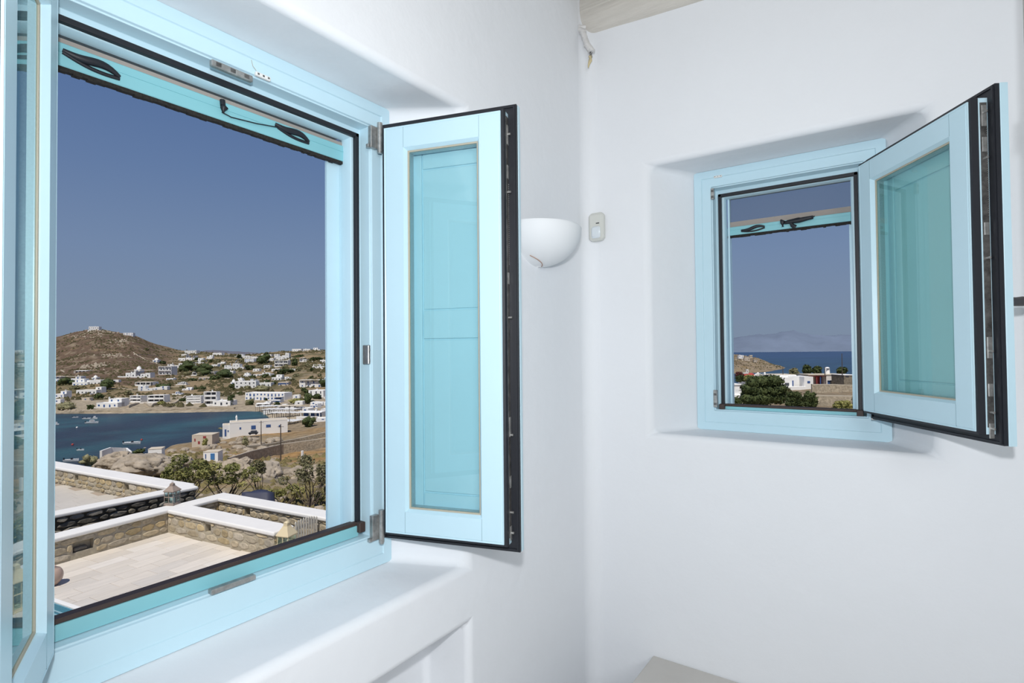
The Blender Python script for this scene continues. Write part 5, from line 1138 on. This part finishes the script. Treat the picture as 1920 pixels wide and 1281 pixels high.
# cars
def car(px, py, d, yaw, label, kind='w', L_=4.2):
    p = at_d(px, py, d); a = atan2(R0.y, R0.x)+yaw; ex = Vector((cos(a), sin(a), 0)); ey = Vector((-sin(a), cos(a), 0)); T = lambda v: p+ex*v.x+ey*v.y+Vector((0, 0, v.z)); root = empty('car', p); tag(root, label, 'car')
    MB().cbox(-L_/2, L_/2, -.85, .85, .3, .95, .15, T).cbox(-L_*.28, L_*.38, -.75, .75, .9, 1.5, .22, T).build('car_body', CAR[kind], root)
    MB().cbox(-L_*.25, L_*.35, -.77, .77, 1.0, 1.35, .10, T).build('car_window', VOID, root)
    for sx in (-.32, .32):
        for sy in (-.8, .8): MB().tube([T(Vector((sx*L_, sy-.1, .33))), T(Vector((sx*L_, sy+.1, .33)))], .33, 12).build('wheel', BLACK, root)
car(475, 814.5, 205, .3, 'dark car parked against the long white house', 'd', 3.2); car(561, 823, 215, .1, 'dark car driving on the dirt track behind the field wall', 'd', 3.0)
car(575, 805, 262, .2, 'white car parked left of the big round tree', 'w'); car(590, 806, 262, .0, 'white car parked to the right of the big round tree', 'w'); car(603, 806, 262, -.1, 'white van at the right end of the parking', 'w', 5)
# boats
def boat(px, py, wpx, label, yaw, cabin=0, dark=False):
    d = SEA*-FP/(py-YH(px)); p = at_d(px, py, d); p.z = SEA; a = atan2(R0.y, R0.x)+yaw; ex = Vector((cos(a), sin(a), 0)); ey = Vector((-sin(a), cos(a), 0)); L_ = wpx*d/FP/max(.5, abs(cos(yaw))); B = L_*.15; T = lambda v: p+ex*v.x+ey*v.y+Vector((0, 0, v.z)); root = empty('boat', p); tag(root, label, 'boat', 'boats in the bay'); h = L_*.085+.25
    st = [(-.5, .85, .9), (-.2, 1, .9), (.15, .95, 1.0), (.35, .65, 1.15), (.5, .02, 1.35)]; V = []
    for x, bw, hh in st: V += [T(Vector((x*L_, -B*bw, h*hh))), T(Vector((x*L_*.96, -B*bw*.6, -.2))), T(Vector((x*L_*.96, B*bw*.6, -.2))), T(Vector((x*L_, B*bw, h*hh)))]
    MB().add(V, [(i*4+k, i*4+4+k, i*4+5+k, i*4+1+k) for i in range(4) for k in range(3)]+[(0, 1, 2, 3), (16, 17, 18, 19)]).build('hull', CAR['w'], root)
    MB().add([T(Vector((x*L_*.97, s*B*bw*.85, h*hh*.72))) for x, bw, hh in st for s in (-1, 1)], [(i*2, i*2+1, i*2+3, i*2+2) for i in range(4)]).build('deck', CAR['w'] if not dark else CAR['d'], root)
    MB().cbox(-.53*L_, -.47*L_, -.2, .2, .1, h+.5, .05, T).build('outboard', CAR['d'], root)
    if cabin: MB().cbox(-.15*L_, .18*L_, -B*.6, B*.6, h*.7, h+.9*cabin, .12, T).build('cabin', CAR['w'], root); MB().cbox(-.10*L_, .17*L_, -B*.63, B*.63, h*.7+.45*cabin, h+.65*cabin, .05, T).build('cabin_window', CAR['d'], root)
    else: MB().cbox(-.02*L_, .06*L_, -B*.5, B*.5, h*.7, h+.45, .05, T).build('console', CAR['d'], root)
boat(107, 796, 9, 'boat with an awning at the left window edge', 0, 1); boat(142, 783, 9, 'small white boat moored alone near the far shore', .3); boat(163, 785.5, 14, 'white boat just left of the moored group', .1); boat(178, 785, 12, 'cabin boat behind the larger one in the moored group', -.2, 1); boat(173, 793.5, 22, 'largest white cabin boat, front of the moored group', .15, 1.1); boat(248, 832, 30, 'long slim white speedboat in the middle of the bay', .12); boat(152, 844, 12, 'small white dinghy left of the speedboat', .15); boat(135, 864, 26, 'white motorboat with a dark deck nearest the terrace', .12, 0, True)
for x, y, l in ((137, 834, 'red mooring buoy left of the speedboat'), (145, 802, 'white mooring buoy nearer the moored boats'), (266, 825, 'orange mooring buoy beside the speedboat bow')):
    d = SEA*-FP/(y-YH(x)); p = at_d(x, y, d); p.z = SEA+.1; b = MB(); b.lathe(p-Vector((0, 0, .4)), [(.45*sin(a), .45-.45*cos(a)) for a in [i/8*pi for i in range(9)]], 10); tag(b.build('buoy', REDR if 'white' not in l else HW), l, 'buoy')
